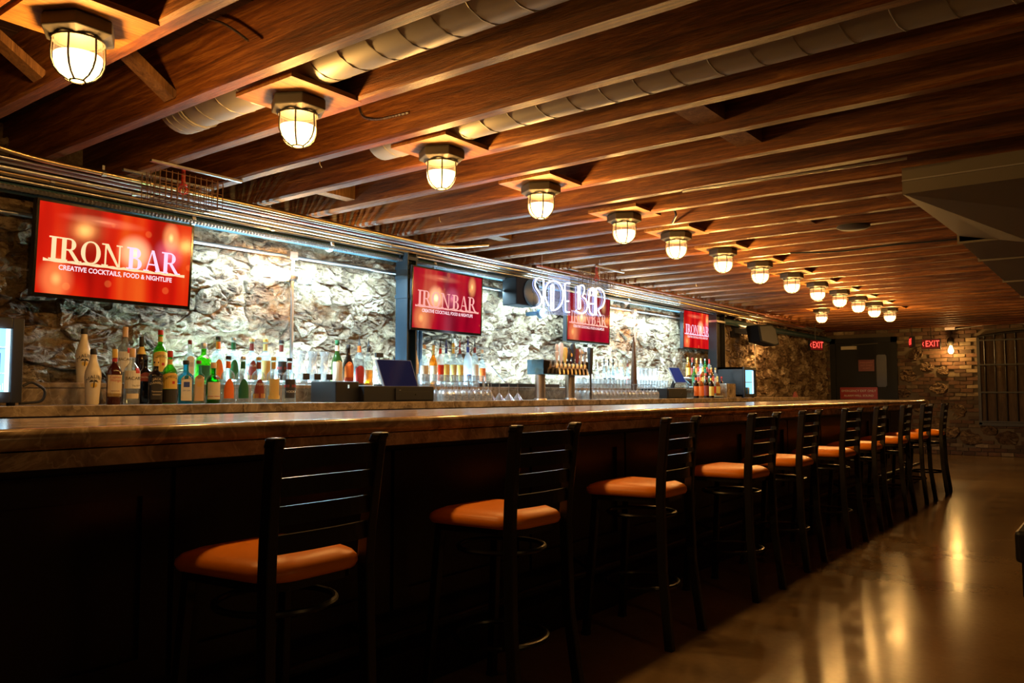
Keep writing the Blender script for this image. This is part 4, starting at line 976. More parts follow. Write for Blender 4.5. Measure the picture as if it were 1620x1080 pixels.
def bottle(name, loc, h, r, shape, g, cap=C_BLK, caph=.10, labels=(), neck=None, text=(), liquid=None, pour=False, label='', group=None, e=2.0, seal=None):
    t = thing(name, loc, label, 'bottle', group or ('bottles on the ledge' if loc[2] > 1.2 else 'bottles on the back counter'), rz=-(.62*math.atan2(loc[1], -loc[0]))+random.uniform(-.06, .06))
    pr = [(a*r, b*h) for a, b in PROF[shape]]
    m = MB(); m.lathe(pr, 18 if e == 2 else 24, e=e if e != 2 else 2.0); obj('glass_body', m, g, t, smooth=True, angle=50)
    nr = PROF[shape][-1][0]*r; zc = h*(1-caph)
    m = MB()
    if pour: m.lathe([(nr*.9, h*.90), (nr*1.0, h*.93), (nr*.55, h*.95), (nr*.35, h*1.03), (nr*.25, h*1.08)], 10)
    else: m.lathe([(nr*1.08, zc), (nr*1.12, zc+.002), (nr*1.12, h-.004), (nr*1.0, h)], 14)
    obj('pourer' if pour else 'cap', m, cap, t, smooth=True, angle=40)
    if liquid:
        lq, lv = liquid; m = MB(); m.lathe([(q*r*.94, min(z, lv)*h+.002) for q, z in PROF[shape] if z <= lv]+[(body_r(shape, lv, r)*.94, lv*h)], 16, e=e); obj('liquid', m, lq, t, smooth=True)
    for (mat, f0, f1, ang, top) in labels: obj('paper_label', patch(shape, r, h, f0, f1, ang, top, e=e), mat, t)
    if neck: mt, a0_, a1_ = neck; obj('neck_label', patch(shape, r, h, a0_, a1_, 2.0*PI, 0, .001, n=14, rows=3), mt, t)
    if seal: mt, fz, sz, dc = seal; obj('seal', patch(shape, r, h, fz-sz/2, fz+sz/2, sz*h/r, 0, .002, e=e, c=dc, n=5, rows=4), mt, t)
    for (s, size, fz, mat, dc, arc) in text:
        R0_ = body_r(shape, fz, r)
        def xf(c, R0_=R0_, fz=fz, dc=dc, arc=arc):
            a = dc+c.x/R0_; z = fz*h+c.y+arc*(-(c.x**2)/.02)*.5; R = body_r(shape, z/h, r)+.0024
            ca, sa = math.cos(a), math.sin(a); q = (abs(ca)**e+abs(sa)**e)**(-1/e) if e != 2 else 1
            return Vector((R*ca*q, R*sa*q, z))
        link('lettering', tmesh_on(s, size, mat, xf), t)
    return t
def palm(t, h, r, shape, fz, mat, mat2, dc=.0):
    R = body_r(shape, fz, r)+.0022
    def P2(x, y): a = dc+1.9*x/R; return (R*math.cos(a), R*math.sin(a), fz*h+1.7*y)
    m = MB(); m.add([P2(-.002, -.014), P2(.001, -.014), P2(.002, .006), P2(-.001, .006)], [(0, 1, 2, 3)])
    for a in range(6):
        th = .3+a*.5; m.add([P2(0, .006), P2(.010*math.cos(th)-.002*math.sin(th), .006+.009*math.sin(th)), P2(.014*math.cos(th), .004+.008*math.sin(th)-.003)], [(0, 1, 2)])
    obj('palm_emblem', m, mat, t)
    m = MB(); m.add([P2(.009*math.cos(k), -.006+.008*math.sin(k)) for k in [2*PI*i/12 for i in range(12)]], [tuple(range(12))]); m.v = [(x*.9995, y*.9995, z) for x, y, z in m.v]; obj('sun_emblem', m, mat2, t)
def place(px, top, base, wpx, X, Z, **k):
    """bottle from its measured pixel column, top and width on its row"""
    s = scale_at(px, X); h = (base-top)*s; r = wpx*s/2*1.0
    y = onX(px, 620, X).y
    return h, max(r, .02), (X, y, Z)
XFr, XBk = -4.62, -4.95
z5 = lambda x: 90+x/4.05
y5 = lambda y: 500+y/4.05
def fb(x, top, w, X, Z, **k):
    base = 622-(Z-1.2)/scale_at(z5(x), X)
    h, r, loc = place(z5(x), y5(top), base, w/4.05, X, Z)
    return bottle('bottle', loc, h, r, **k), h, r
BF, BB = (XFr, CZ), (XBk, LZ)
t, h, r = fb(163, 80, 95, *BB, shape='swoop', g=G_WHITE, cap=C_BLK, text=(('MALIBU', .030, .50, C_BLK, .1, .5),), label='tall white opaque bottle with palm emblem, at the left on the ledge'); palm(t, h, r, 'swoop', .38, C_BLK, C_YEL)
t, h, r = fb(228, 210, 100, *BF, shape='swoop', g=G_WHITE, cap=C_BLK, text=(('MALIBU', .028, .50, C_BLK, .1, .5),), label='white opaque bottle with palm emblem, leftmost in the front row'); palm(t, h, r, 'swoop', .38, C_BLK, C_YEL)
fb(365, 210, 88, *BF, shape='round', g=G_RUM, cap=C_YEL, caph=.16, neck=(C_RED, .77, .83), labels=((C_CREAM, .14, .53, 2.3, 0), (C_GOLD, .14, .20, 2.3, 0)), text=(('Captain', .020, .49, C_RED, 0, 0), ('Morgan', .020, .43, C_RED, .1, 0), ('ORIGINAL', .010, .24, C_BRN, 0, 0)), label='dark red-brown bottle with orange cap and cream label, front row')
fb(428, 68, 88, *BB, shape='round', g=G_CLEAR, cap=C_CORK, caph=.18, labels=((C_WHITE, .20, .56, 2.4, 0),), seal=(C_RED, .58, .09, .55), text=(('BACARDI', .024, .42, C_BLK, .15, 0),), label='clear bottle with tan cap and white label, tallest at the left on the ledge')
fb(478, 207, 98, *BF, shape='round', g=G_CLEAR, cap=C_CORK, caph=.16, labels=((C_WHITE, .28, .60, 2.4, 0), (C_CREAM, .10, .19, 1.5, 0)), seal=(C_RED, .60, .09, .6), text=(('BACARDI', .026, .46, C_BLK, .25, 0), ('The RUM', .013, .33, C_BLK, .4, 0)), label='clear bottle with tan cap and white label, front row left of black bottles')
fb(535, 130, 76, *BB, shape='long', g=G_BROWN, cap=C_BLK, caph=.20, neck=(C_YEL, .62, .78), label='tall dark bottle with yellow neck label behind the black ones')
fb(562, 248, 76, -4.77, CZ, shape='square', g=G_BLACKG, cap=C_BLK, e=4.0, labels=((C_BRN, .46, .64, 1.6, .3),), text=(('Old No. 7', .014, .54, C_CREAM, 0, 0),), label='black square bottle with maroon shoulder label, front row')
fb(630, 268, 84, *BF, shape='square', g=G_BLACKG, cap=C_GOLD, caph=.18, e=4.0, labels=((C_BLK, .10, .60, 1.5, .1),), text=(('JACK', .018, .54, C_CREAM, 0, .3), ("DANIEL'S", .017, .46, C_CREAM, 0, .3), ('Tennessee', .012, .27, C_CREAM, 0, 0), ('WHISKEY', .010, .20, C_CREAM, 0, 0)), label='black square bottle with black and white label, front row')
fb(655, 88, 88, *BB, shape='round', g=G_GREEN, cap=C_RED, caph=.09, neck=(C_GOLD, .78, .88), labels=((C_YEL, .22, .60, 2.4, .12), (C_BLK, .02, .20, 2.4, 0)), seal=(C_RED, .36, .05, .3), text=(('JAMESON', .022, .51, C_BLK, .1, .4),), label='tall green whiskey bottle with red cap on the ledge')
fb(720, 222, 90, *BF, shape='round', g=G_GREEN, cap=C_RED, caph=.12, neck=(C_GOLD, .74, .84), labels=((C_YEL, .28, .58, 2.4, .12), (C_BLK, .02, .27, 2.4, 0)), seal=(C_RED, .40, .05, .3), text=(('JAMESON', .022, .51, C_BLK, .1, .4),), label='green whiskey bottle with red cap and yellow label, front row')
fb(823, 283, 92, *BF, shape='square', g=G_BLUE, cap=C_BLK, e=4.0, labels=((C_WHITE, .07, .66, 1.25, .15),), seal=(C_BLUE, .44, .12, 0), text=(('BOMBAY', .013, .58, C_BLUE, 0, .4), ('DRY GIN', .010, .30, C_BLUE, 0, 0)), label='sky blue square gin bottle, front row')
fb(845, 152, 60, *BB, shape='square', g=G_CLEAR, cap=C_BRN, e=4.0, labels=((C_WHITE, .15, .64, 1.3, .1),), seal=(C_SIL, .44, .1, 0), label='clear slim bottle with tall white label on the ledge')
fb(905, 283, 72, *BF, shape='square', g=G_PALE, cap=C_BRN, caph=.08, e=4.0, labels=((C_TAN, .06, .66, 1.4, .1),), seal=(C_GOLD, .44, .1, 0), label='pale green bottle with tall tan label beside the blue one')
fb(935, 170, 100, *BB, shape='dome', g=G_GREEN, cap=C_SIL, caph=.15, seal=(C_BRN, .66, .1, .4), labels=((C_GRN, .08, .45, 1.5, 0),), label='bright green round-shouldered bottle with silver cap on the ledge')
fb(1000, 297, 92, *BF, shape='dome', g=G_DGREEN, cap=C_CORK, caph=.14, labels=((C_CREAM, .10, .52, 1.9, 0), (C_RED, .16, .18, 1.9, 0)), seal=(C_BRN, .63, .1, .5), label='dark green round-shouldered bottle with cream label, front row')
TW = (('orange', C_ORG, C_BLK, C_ORG, .5, ''), ('green', C_GRN, C_SIL, C_GRN, .5, ''), ('red and gold', C_BRN, C_GOLD, C_BRN, .55, 'TORO'), ('pale yellow', C_GOLD, C_YEL, C_GOLD, .0, ''), ('black and red', C_BLK, C_BLK, C_BRN, .0, 'VODKA'))
for i, ((nm, lc, cc, nc, tp, tx)) in enumerate(TW):
    lb = [(lc, .10, .52, 1.55, tp)]
    if i == 2: lb.append((C_YEL, .10, .20, 1.9, 0))
    if i == 4: lb.append((C_RED, .34, .40, 1.9, 0))
    if i == 3: lb.append((C_YEL, .08, .16, 1.9, 0))
    tx_ = ((tx, .022, .40 if i == 2 else .24, C_WHITE, .2, 0),) if tx else ()
    fb((1095, 1190, 1290, 1385, 1487)[i], (255, 258, 262, 262, 268)[i], 86, *BF, shape='dome', g=G_CLEAR, cap=cc, caph=.07, neck=(nc, .74, .89), labels=lb, text=tx_, label='clear bottle with %s label in the front row' % nm)
    fb((1027, 1125, 1243, 1330, 1433)[i], (130, 135, 143, 145, 153)[i], 80, *BB, shape='dome', g=G_CLEAR, cap=cc, caph=.07, neck=(nc, .74, .89), labels=lb, text=tx_, label='clear bottle with %s label on the ledge, behind its twin' % nm)
# carafes
def carafe_mesh():
    m = MB(); m.lathe([(.050, 0), (.052, .004), (.050, .05), (.047, .09), (.036, .14), (.027, .18), (.028, .21), (.036, .25), (.042, .262), (.040, .262), (.034, .25), (.026, .21), (.025, .18), (.034, .14), (.044, .09), (.047, .05), (.047, .008)], 20); return m.mesh('glass_body', M_WARE, True, 60)
cm = carafe_mesh()
def carafe(px, X, label, sc=1.0, tagged=True, z=LZ, group=None):
    y = onX(px, 600, X).y; t = thing('carafe', (X, y, z), label, 'carafe', group); o = link('glass_body', cm, t)
    if sc != 1: o.scale = (sc, sc, sc)
    if tagged: m = MB(); m.box((.056, -.028, .04), (.059, .034, .085)); obj('chalk_tag', m, C_BLK, t)
for px, nm in ((476, 'left one of three beside the wall conduit'), (494, 'middle one of three'), (513, 'right one of three, beside the green bottle')):
    carafe(px, -4.93, 'clear glass carafe with a black tag, ' + nm, .98)
# middle group
z6 = lambda x: 440+x/6.23
y6 = lambda y: 500+y/6.23
def mb_(px, top, w, X=XBk, Z=LZ, **k):
    base = 622-(Z-1.2)/scale_at(px, X); h, r, loc = place(px, top, base, w, X, Z); return bottle('bottle', loc, h, r, **k)
mb_(z6(577), y6(235), 17, shape='long', g=G_OLIVE, cap=C_GRN, caph=.08, neck=(C_CREAM, .76, .88), labels=((C_CREAM, .06, .52, 2.2, 0),), label='dark green wine-shaped bottle with cream label, right of the carafes')
mb_(z6(688), y6(280), 17, shape='long', g=G_BROWN, cap=C_BLK, caph=.09, labels=((C_ORG, .12, .58, 2.0, .3), (C_RED, .10, .20, 2.0, 0)), label='dark brown bottle with orange label, left of the cash box')
mb_(z6(795), y6(240), 16, shape='round', g=G_CLEAR, cap=C_BLK, pour=True, neck=(C_ORG, .74, .88), liquid=(G_BROWN, .42), labels=((C_RED, .05, .44, 2.0, .2),), label='bottle with orange neck band and red label, half full of dark liquor')
mb_(z6(887), y6(258), 15, shape='long', g=G_CLEAR, cap=C_BLK, pour=True, liquid=(G_AMBER, .36), neck=(C_BLK, .78, .88), label='clear bottle with pourer and amber liquor beside the till screen')
mb_(z6(1133), y6(410), 13, shape='round', g=G_CLEAR, cap=C_BLK, pour=True, label='bottle with black pourer tip just above the till screen, left')
mb_(z6(1248), y6(385), 13, shape='round', g=G_AMBER, cap=C_BLK, pour=True, label='bottle with black pourer tip just above the till screen, right')
m = MB(); m.box((-.01, -.04, 0), (.01, .04, .04)); m.tube([(0, 0, 0), (0, 0, -.22)], .006, 6); m.box((-.03, -.03, -.235), (.03, .03, -.222)); pp = onX(z6(995), y6(390), -4.98); tag(obj('tag_holder', m, C_BLK, loc=(-4.98, pp.y, LZ+.235)), 'small black tag on a stem standing left of the till screen', 'tag')
x7 = lambda x: 600+x/6.23
MID = [(350, 295, 82, 'swoop', G_WHITE, C_BLK, None, None, 'white cream bottle nearest the till screen'),
 (440, 280, 88, 'dome', G_CLEAR, C_CORK, C_CREAM, None, 'wide clear bottle with cream label right of the white one'),
 (530, 285, 80, 'round', G_AMBER, C_GOLD, C_CREAM, C_GOLD, 'amber bottle with gold cap behind the tumblers'),
 (600, 268, 72, 'square', G_FROST, C_BLK, C_RED, C_RED, 'frosted bottle with red neck and red base label'),
 (658, 262, 70, 'round', G_CLEAR, C_BLUE, C_YEL, C_BLUE, 'clear bottle with navy neck and yellow label'),
 (727, 265, 76, 'bell', G_CLEAR, C_YEL, C_GOLD, C_YEL, 'clear bottle with yellow foil neck'),
 (792, 268, 70, 'round', G_CLEAR, C_RED, C_YEL, C_BRN, 'clear bottle with maroon neck band'),
 (873, 250, 84, 'round', G_FROST, C_BLUE, None, C_BLUE, 'frosted vodka-style bottle with navy cap, tallest of its group'),
 (940, 255, 78, 'round', G_CLEAR, C_BLK, C_CREAM, C_BRN, 'clear bottle with brown pourer and cream label'),
 (1012, 330, 72, 'round', G_CLEAR, C_CORK, C_ORG, None, 'short clear bottle with orange label, last before the bare wall')]
for x, tp, w_, sh, g_, cp, lb, nk, nm in MID:
    mb_(x7(x), y6(tp), w_/6.23, shape=sh, g=g_, cap=cp, pour=cp in (C_BLUE, C_RED, C_BLK) and sh != 'swoop', neck=(nk, .76, .88) if nk else None, labels=((lb, .12, .50, 2.2, 0),) if lb else (), seal=(C_BLUE, .22, .10, 0) if g_ == G_FROST and lb is None else None, label=nm)
# bottles past the taps
x8 = lambda x: 940+x/7.36
y8 = lambda y: 540+y/7.36
for x, tp, g_, lb, nm in ((40, 245, G_CLEAR, C_CREAM, 'clear bottle with cream label right of the tap tower'), (118, 195, G_CLEAR, C_BLK, 'clear bottle with black label, left of three alike beyond the taps'), (172, 200, G_CLEAR, C_BLK, 'clear bottle with black label, middle of three alike beyond the taps'), (222, 200, G_CLEAR, C_BLK, 'clear bottle with black label, right of three alike beyond the taps'),
        (272, 215, G_CLEAR, C_TAN, 'clear bottle with tan label, left of three before the wooden pole'), (330, 215, G_CLEAR, C_TAN, 'clear bottle with tan label, middle of three before the wooden pole'), (392, 215, G_CLEAR, C_BRN, 'clear bottle with maroon label touching the wooden pole')):
    mb_(x8(x), y8(tp), 5.6, shape='long', g=g_, cap=C_SIL if lb != C_BLK else C_BLK, neck=(lb, .76, .88), labels=((lb, .08, .34, 2.2, 0),), label=nm)
for x, nm in ((515, 'tall clear carafe right of the wooden pole'), (560, 'second tall clear carafe right of the wooden pole'), (605, 'third tall clear carafe right of the wooden pole'), (655, 'fourth tall clear carafe right of the wooden pole'), (715, 'tall clear carafe nearest the far till')):
    carafe(x8(x), -4.98, nm, 1.0, False)
p = onX(1003, 600, -4.75); t = thing('wooden_pole', (-4.75, p.y, CZ), 'slender dark wooden tapered pole standing among the glasses', 'pole')
m = MB(); m.lathe([(.045, 0), (.042, .03), (.034, .35), (.018, .62), (.022, .66), (.012, .70), (.010, .74)], 12); obj('shaft', m, plain('dark_wood', (.09, .04, .02), .35), t, smooth=True)
# stepped shelf of bottles near the far till
shp = onX(1100, 620, -4.72).y
t = thing('bottle_steps', (-4.56, shp+.25, CZ), 'stepped glass display shelf holding bottles beside the far till', 'shelf')
for k in range(3):
    m = MB(); m.box((-.02-.09*k-.06, -.42, .02+.125*k), (-.02-.09*k+.03, .42, .03+.125*k)); obj('step', m, plain('pale_shelf', (.7, .85, .9), .2), t)  # steps in a pale blue-white colour
for y in (-.41, .41): m = MB(); m.prism([(-.27, 0), (.03, 0), (.03, .03), (-.27, .28)], 1, y-.01, y+.01); obj('side_panel', m, M_CLEAR, t)
CB = [(C_ORG, G_AMBER, C_GOLD, 'amber with orange label'), (C_CREAM, G_CLEAR, C_GOLD, 'clear with cream label'), (C_GRN, G_GREEN, C_SIL, 'green with dark label'), (C_RED, G_CLEAR, C_RED, 'clear with red label'), (C_YEL, G_AMBER, C_YEL, 'amber with yellow label'), (C_BRN, G_BROWN, C_RED, 'dark with maroon label')]
for k in range(3):
    for j in range(6):
        lb, g_, cp, nm = CB[(j+2*k) % 6]; x = -4.56-.02-.09*k-.015; y = shp+.25-.35+.14*j
        bottle('bottle', (x, y, CZ+.0305+.125*k), .27, .034, 'round', g_, cp, labels=((lb, .12, .48, 2.2, 0),), neck=(lb, .76, .88), label='small bottle, %s, %s on the %s display step' % (nm, ['nearest', 'second', 'third', 'fourth', 'fifth', 'farthest'][j], ['lowest', 'middle', 'top'][k]))
for px, lb, g_, cp, nm in ((1101, C_ORG, G_BROWN, C_BLK, 'orange labelled dark bottle, left of the pair'), (1109, C_ORG, G_AMBER, C_RED, 'orange labelled amber bottle, right of the pair'), (1125, C_YEL, G_BROWN, C_BLK, 'dark bottle with yellow label by the black column'), (1117, C_BRN, G_BROWN, C_RED, 'tall dark bottle with red cap')):
    bottle('bottle', (-4.455, onX(px, 620, -4.455).y, CZ), .31+.02*(px == 1117), .038, 'round', g_, cp, labels=((lb, .1, .5, 2.2, 0),), neck=(lb, .76, .86), label=nm + ', on the counter before the display steps')

# ================================================================== GLASSES
M_CLEAR_ = M_CLEAR; M_CLEAR = M_WARE
def lathe_mesh(name, pr, mat, n=14): m = MB(); m.lathe(pr, n); return m.mesh(name, mat, True, 50)
# inverted wine glass: rim on the counter, foot on top
wine = thing('wine_glass', (-4.60, 5.55, CZ), 'upturned wine glass among the rows standing on the back counter', 'glass', 'upturned wine glasses on the back counter')
link('bowl', lathe_mesh('bowl', [(.031, 0), (.036, .03), (.037, .055), (.028, .082), (.008, .096), (.006, .094), (.026, .079), (.034, .055), (.029, 0.001)], M_CLEAR), wine)
link('stem', lathe_mesh('stem', [(.006, .096), (.0035, .105), (.0035, .155), (.007, .162)], M_CLEAR, 8), wine)
link('foot', lathe_mesh('foot', [(.008, .162), (.030, .166), (.031, .168), (.006, .168)], M_CLEAR), wine)
first = True
ORD = ['first', 'second', 'third', 'fourth', 'fifth', 'sixth', 'seventh', 'eighth', 'ninth', 'tenth', 'eleventh', 'twelfth', 'thirteenth', 'fourteenth', 'fifteenth', 'sixteenth', 'seventeenth', 'eighteenth', 'nineteenth', 'twentieth']
ORD += ['twenty-'+o for o in ORD[:9]]+['thirtieth']+['thirty-'+o for o in ORD[:9]]+['fortieth']+['forty-'+o for o in ORD[:9]]+['fiftieth']+['fifty-'+o for o in ORD[:9]]
def wines(y0, y1, xs, blk):
    global first
    n = int((y1-y0)/.083)
    for j, x in enumerate(xs):
        for i in range(n+1):
            y = y0+(.0415 if j % 2 else 0)+.083*i; loc = (x+random.uniform(-.006, .006), y, CZ)
            lb = 'upturned wine glass, %s from the left in the %s row %s' % (ORD[i], ['front', 'second', 'back'][j], blk)
            if first: wine.location = loc; wine['label'] = lb; first = False
            else: dup(wine, loc, None, lb)
ya = onX(692, 620, -4.6).y; yb = onX(764, 620, -4.6).y
wines(ya, yb, (-4.52, -4.60, -4.69), 'right of the near till')
ya2 = onX(916, 620, -4.6).y; yb2 = onX(1034, 620, -4.6).y
wines(ya2+.1, yb2, (-4.52, -4.61, -4.70), 'right of the tap tower')
tum = thing('tumbler', (0, 0, 0), 'clear tumbler in the rows on the front of the raised ledge', 'glass', 'tumblers on the ledge')
link('glass_wall', lathe_mesh('glass_wall', [(.027, 0), (.029, .003), (.033, .105), (.031, .105), (.027, .012)], M_CLEAR), tum)
ft = True
for y0, y1 in ((onX(666, 600, -4.88).y, onX(764, 600, -4.88).y), (onX(905, 600, -4.88).y+.1, onX(1056, 600, -4.88).y)):
    n = int((y1-y0)/.075)
    for i in range(n+1):
        loc = (-4.885, y0+.075*i, LZ)
        lb = 'clear tumbler on the ledge, %s from the left %s' % (ORD[i], 'of those by the near till' if y0 < 7 else 'of those beyond the tap tower')
        if ft: tum.location = loc; tum['label'] = lb; ft = False
        else: dup(tum, loc, None, lb)
for k, px in enumerate((777, 790, 805, 819)):
    y = onX(px, 620, -4.6).y; t = thing('martini_glass', (-4.60, y, CZ), 'upturned martini glass, %s of four left of the tap tower' % ['leftmost', 'second', 'third', 'rightmost'][k], 'glass')
    link('bowl', lathe_mesh('bowl', [(.052, 0), (.008, .062), (.006, .062), (.049, .001)], M_CLEAR, 18), t)
    link('stem', lathe_mesh('stem', [(.006, .062), (.0035, .07), (.0035, .150), (.006, .155)], M_CLEAR, 8), t)
    link('foot', lathe_mesh('foot', [(.008, .155), (.034, .160), (.034, .162), (.006, .162)], M_CLEAR), t)

# ================================================================== TAP TOWER
XT = -4.42
ya = onX(861, 590, XT).y; yb = onX(932, 590, XT).y; cyT = (ya+yb)/2; LT = yb-ya
t = thing('tap_tower', (XT-.09, cyT, CZ), 'chrome beer tap tower with two legs and a row of faucets', 'tap tower')
zb0, zb1 = .245, .385
m = MB(); m.box((-.095, -LT/2, zb0), (.085, LT/2, zb1)); obj('tap_box', m, plain('polished_steel', (.35, .33, .32), .15, 1.0), t, bevel=.01)
for y in (-LT/2+.06, LT/2-.22):
    m = MB(); m.lathe([(.065, 0), (.062, .012), (.050, .018), (.050, zb0-.001)], 24, c=(0, y, 0)); obj('tower_leg', m, plain('brushed_steel', (.6, .52, .46), .3, 1.0), t, smooth=True, angle=35)
HM = [(C_TAN, .17, 'f'), (C_CREAM, .19, 'p'), (C_YEL, .15, 'p'), (C_BLK, .15, 'o'), (C_BLK, .19, 'p'), (C_BRN, .14, 'p'), (C_CREAM, .15, 'b'), (C_SIL, .13, 'b')]
for k, (mt, hh, kind_) in enumerate(HM):
    y = -LT/2+.17+k*(LT-.30)/7
    m = MB(); m.tube([(.085, y, zb0+.075), (.12, y, zb0+.075), (.145, y, zb0+.055), (.155, y, zb0+.0)], .010, 8); m.lathe([(.016, zb0+.06), (.016, zb0+.10), (.007, zb0+.115)], 10, c=(.118, y, 0)); fc = obj('faucet', m, M_BRASS, t, smooth=True, angle=40)
    z0 = zb0+.115; m = MB()
    if kind_ == 'f': m.lathe([(.010, z0), (.018, z0+.06), (.022, z0+.10), (.012, z0+.11), (.020, z0+.14), (.016, z0+hh), (.004, z0+hh+.01)], 12, c=(.118, y, 0), ry=.8)
    elif kind_ == 'o': m.lathe([(.010, z0), (.014, z0+.03), (.028, z0+.06), (.030, z0+.10), (.016, z0+.135), (.004, z0+hh)], 14, c=(.118, y, 0), ry=1)
    elif kind_ == 'b': m.lathe([(.010, z0), (.013, z0+.09), (.026, z0+.10), (.028, z0+.12), (.004, z0+hh)], 14, c=(.118, y, 0))
    else: m.lathe([(.010, z0), (.014, z0+.02), (.024, z0+hh*.8), (.018, z0+hh), (.003, z0+hh+.008)], 10, c=(.118, y, 0), e=4)
    obj('tap_handle', m, mt, t, smooth=True, angle=40)
    if kind_ == 'o': m = MB(); m.lathe([(.018, .004), (.001, .005)], 14, axis='x', c=(.118+.028, y, z0+.08), cap0=False); obj('badge', m, C_YEL, fc)
p = onX(934, 600, -4.45); t = thing('tap_handle_post', (-4.45, p.y, CZ), 'tall black tap handle on a slim post at the right end of the tower', 'tap handle')
m = MB(); m.lathe([(.012, 0), (.012, .26)], 10); obj('post', m, M_CHROME, t, smooth=True)
m = MB(); m.lathe([(.014, .26), (.020, .30), (.028, .50), (.030, .53), (.004, .535)], 12, e=4); obj('handle', m, C_BLK, t, smooth=True, angle=40)
# left end face of the tap box, blue light painted into its steel colour
m = MB(); m.box((-.10, -.012, zb0+CZ), (.09, .0, zb1+CZ)); 
tag(obj('end_plate', m, plain('blue_light_tinted_steel', (.2, .3, .36), .12, 1.0), loc=(XT-.09, ya-.001, 0)), 'shiny end plate closing the left end of the tap tower', 'plate')

# ================================================================== TILLS
# near till: drawer, box, screen
y0 = onX(579, 620, -4.42).y; y1 = onX(689, 620, -4.42).y; dz = .118
t = thing('cash_drawer', (-4.62, (y0+y1)/2, CZ), 'wide black cash drawer under the near till screen', 'cash drawer')
Ld = y1-y0
m = MB(); m.box((-.2, -Ld/2, 0), (.18, Ld/2, dz)); obj('case', m, M_PLASTIC, t, bevel=.004)
m = MB(); m.box((.18, -Ld*.08, .012), (.19, Ld/2-.01, dz-.015)); dr = obj('drawer_front', m, M_PLASTIC, t)
m = MB(); m.lathe([(.008, .19), (.007, .195)], 12, axis='x', c=(0, Ld*.2, .055)); obj('key_lock', m, M_CHROME, dr)
m = MB(); m.box((.19, 0, .075), (.191, Ld*.42, .078)); obj('slot_line', m, M_CAST, dr)
link('lettering', tmesh_on('star', .012, C_SIL, lambda c: Vector((.1915, c.x-Ld*.02, c.y+.088))), dr)
yl0 = onX(537, 620, -4.45).y
m = MB(); m.box((-.15, -(y0-yl0)/2+.002, 0), (.13, (y0-yl0)/2-.002, .15)); t2 = tag(obj('receipt_printer', m, M_PLASTIC, loc=(-4.62, (y0+yl0)/2, CZ), bevel=.008), 'small black printer box left of the cash drawer', 'printer')
m = MB(); m.box((.13, .0, .10), (.133, .012, .125)); obj('indicator_light', m, lm('led', (.7, .8, .7), 1.0), t2)
def tablet(ps, X0, X1, label, col_, base, sup):
    """tilted screen: bottom edge on plane X0, top edge on plane X1"""
    tl, tr_, br, bl_ = onX(*ps[0], X1), onX(*ps[1], X1), onX(*ps[2], X0), onX(*ps[3], X0)
    o0 = Vector(base); t = thing('till_screen', base, label, 'screen')
    n = (tr_-tl).cross(bl_-tl).normalized()
    if n.x > 0: n = n
    else: n = -n
    q = [tl, tr_, br, bl_]; m = MB(); m.add([v-o0 for v in q]+[v-o0-n*.018 for v in q], [(3, 2, 1, 0), (4, 5, 6, 7), (0, 1, 5, 4), (1, 2, 6, 5), (2, 3, 7, 6), (3, 0, 4, 7)]); obj('screen_housing', m, plain('silver_edge', (.3, .32, .36), .3, .6), t)
    c = sum(q, Vector())/4; m = MB(); m.add([(c+(v-c)*.96)-o0+n*.0012 for v in q], [(3, 2, 1, 0)])
    me = m.mesh('screen', col_); link('screen', me, t)
    m = MB()
    a = c-n*.018-o0; m.bar(a, (a.x-.06, a.y, 0.012), .05, .03, (1, 0, 0)); m.box((a.x-.14, a.y-.07, 0), (a.x+.02, a.y+.07, .012)); m.box((a.x-.05, a.y+.04, a.z-.05), (a.x-.0, a.y+.17, a.z+.02)) if sup else None; obj('stand', m, M_PLASTIC, t)
M_S1 = plain('navy_screen', (.004, .005, .012), .12, emit=(.01, .012, .05), es=.35); M_S2 = plain('blue_screen', (.004, .008, .03), .12, emit=(.02, .06, .28), es=.5)
tablet([(595, 568), (650, 570), (662, 611.5), (608, 611.5)], -4.46, -4.60, 'dark tilted till screen standing on the near cash drawer', M_S1, (-4.60, (y0+y1)/2, CZ+dz), True)
yy0 = onX(1058, 620, -4.42).y; yy1 = onX(1089, 620, -4.42).y; L2 = yy1-yy0
m = MB(); m.box((-.2, -L2/2, 0), (.18, L2/2, .125)); t = thing('cash_drawer', (-4.62, (yy0+yy1)/2, CZ), 'small looking black cash drawer under the far till screen', 'cash drawer')
obj('case', m, M_PLASTIC, t, bevel=.005); m = MB(); m.box((.18, -L2/2+.02, .015), (.19, L2/2-.02, .10)); dr = obj('drawer_front', m, M_PLASTIC, t)
m = MB(); m.lathe([(.009, .19), (.008, .195)], 12, axis='x', c=(0, L2*.2, .055)); obj('key_lock', m, M_CHROME, dr)
tablet([(1058, 581), (1074, 581.5), (1086, 605), (1069, 605)], -4.50, -4.64, 'blue tilted till screen on the far cash drawer', M_S2, (-4.6, (yy0+yy1)/2, CZ+.125), True)

# ================================================================== COOLERS
ORD = ['first', 'second', 'third', 'fourth', 'fifth', 'sixth', 'seventh', 'eighth', 'ninth', 'tenth', 'eleventh', 'twelfth', 'thirteenth', 'fourteenth', 'fifteenth', 'sixteenth', 'seventeenth', 'eighteenth', 'nineteenth', 'twentieth']
ORD += ['twenty-'+o for o in ORD[:9]]+['thirtieth']+['thirty-'+o for o in ORD[:9]]+['fortieth']
def inner_mat(name, c, s):
    return lm(name, c, s)
M_COOL = inner_mat('cooler_backlight', (.30, .75, 1.0), 2.2); M_COOLW = inner_mat('cooler_tube', (.62, .92, 1.0), 2.6)
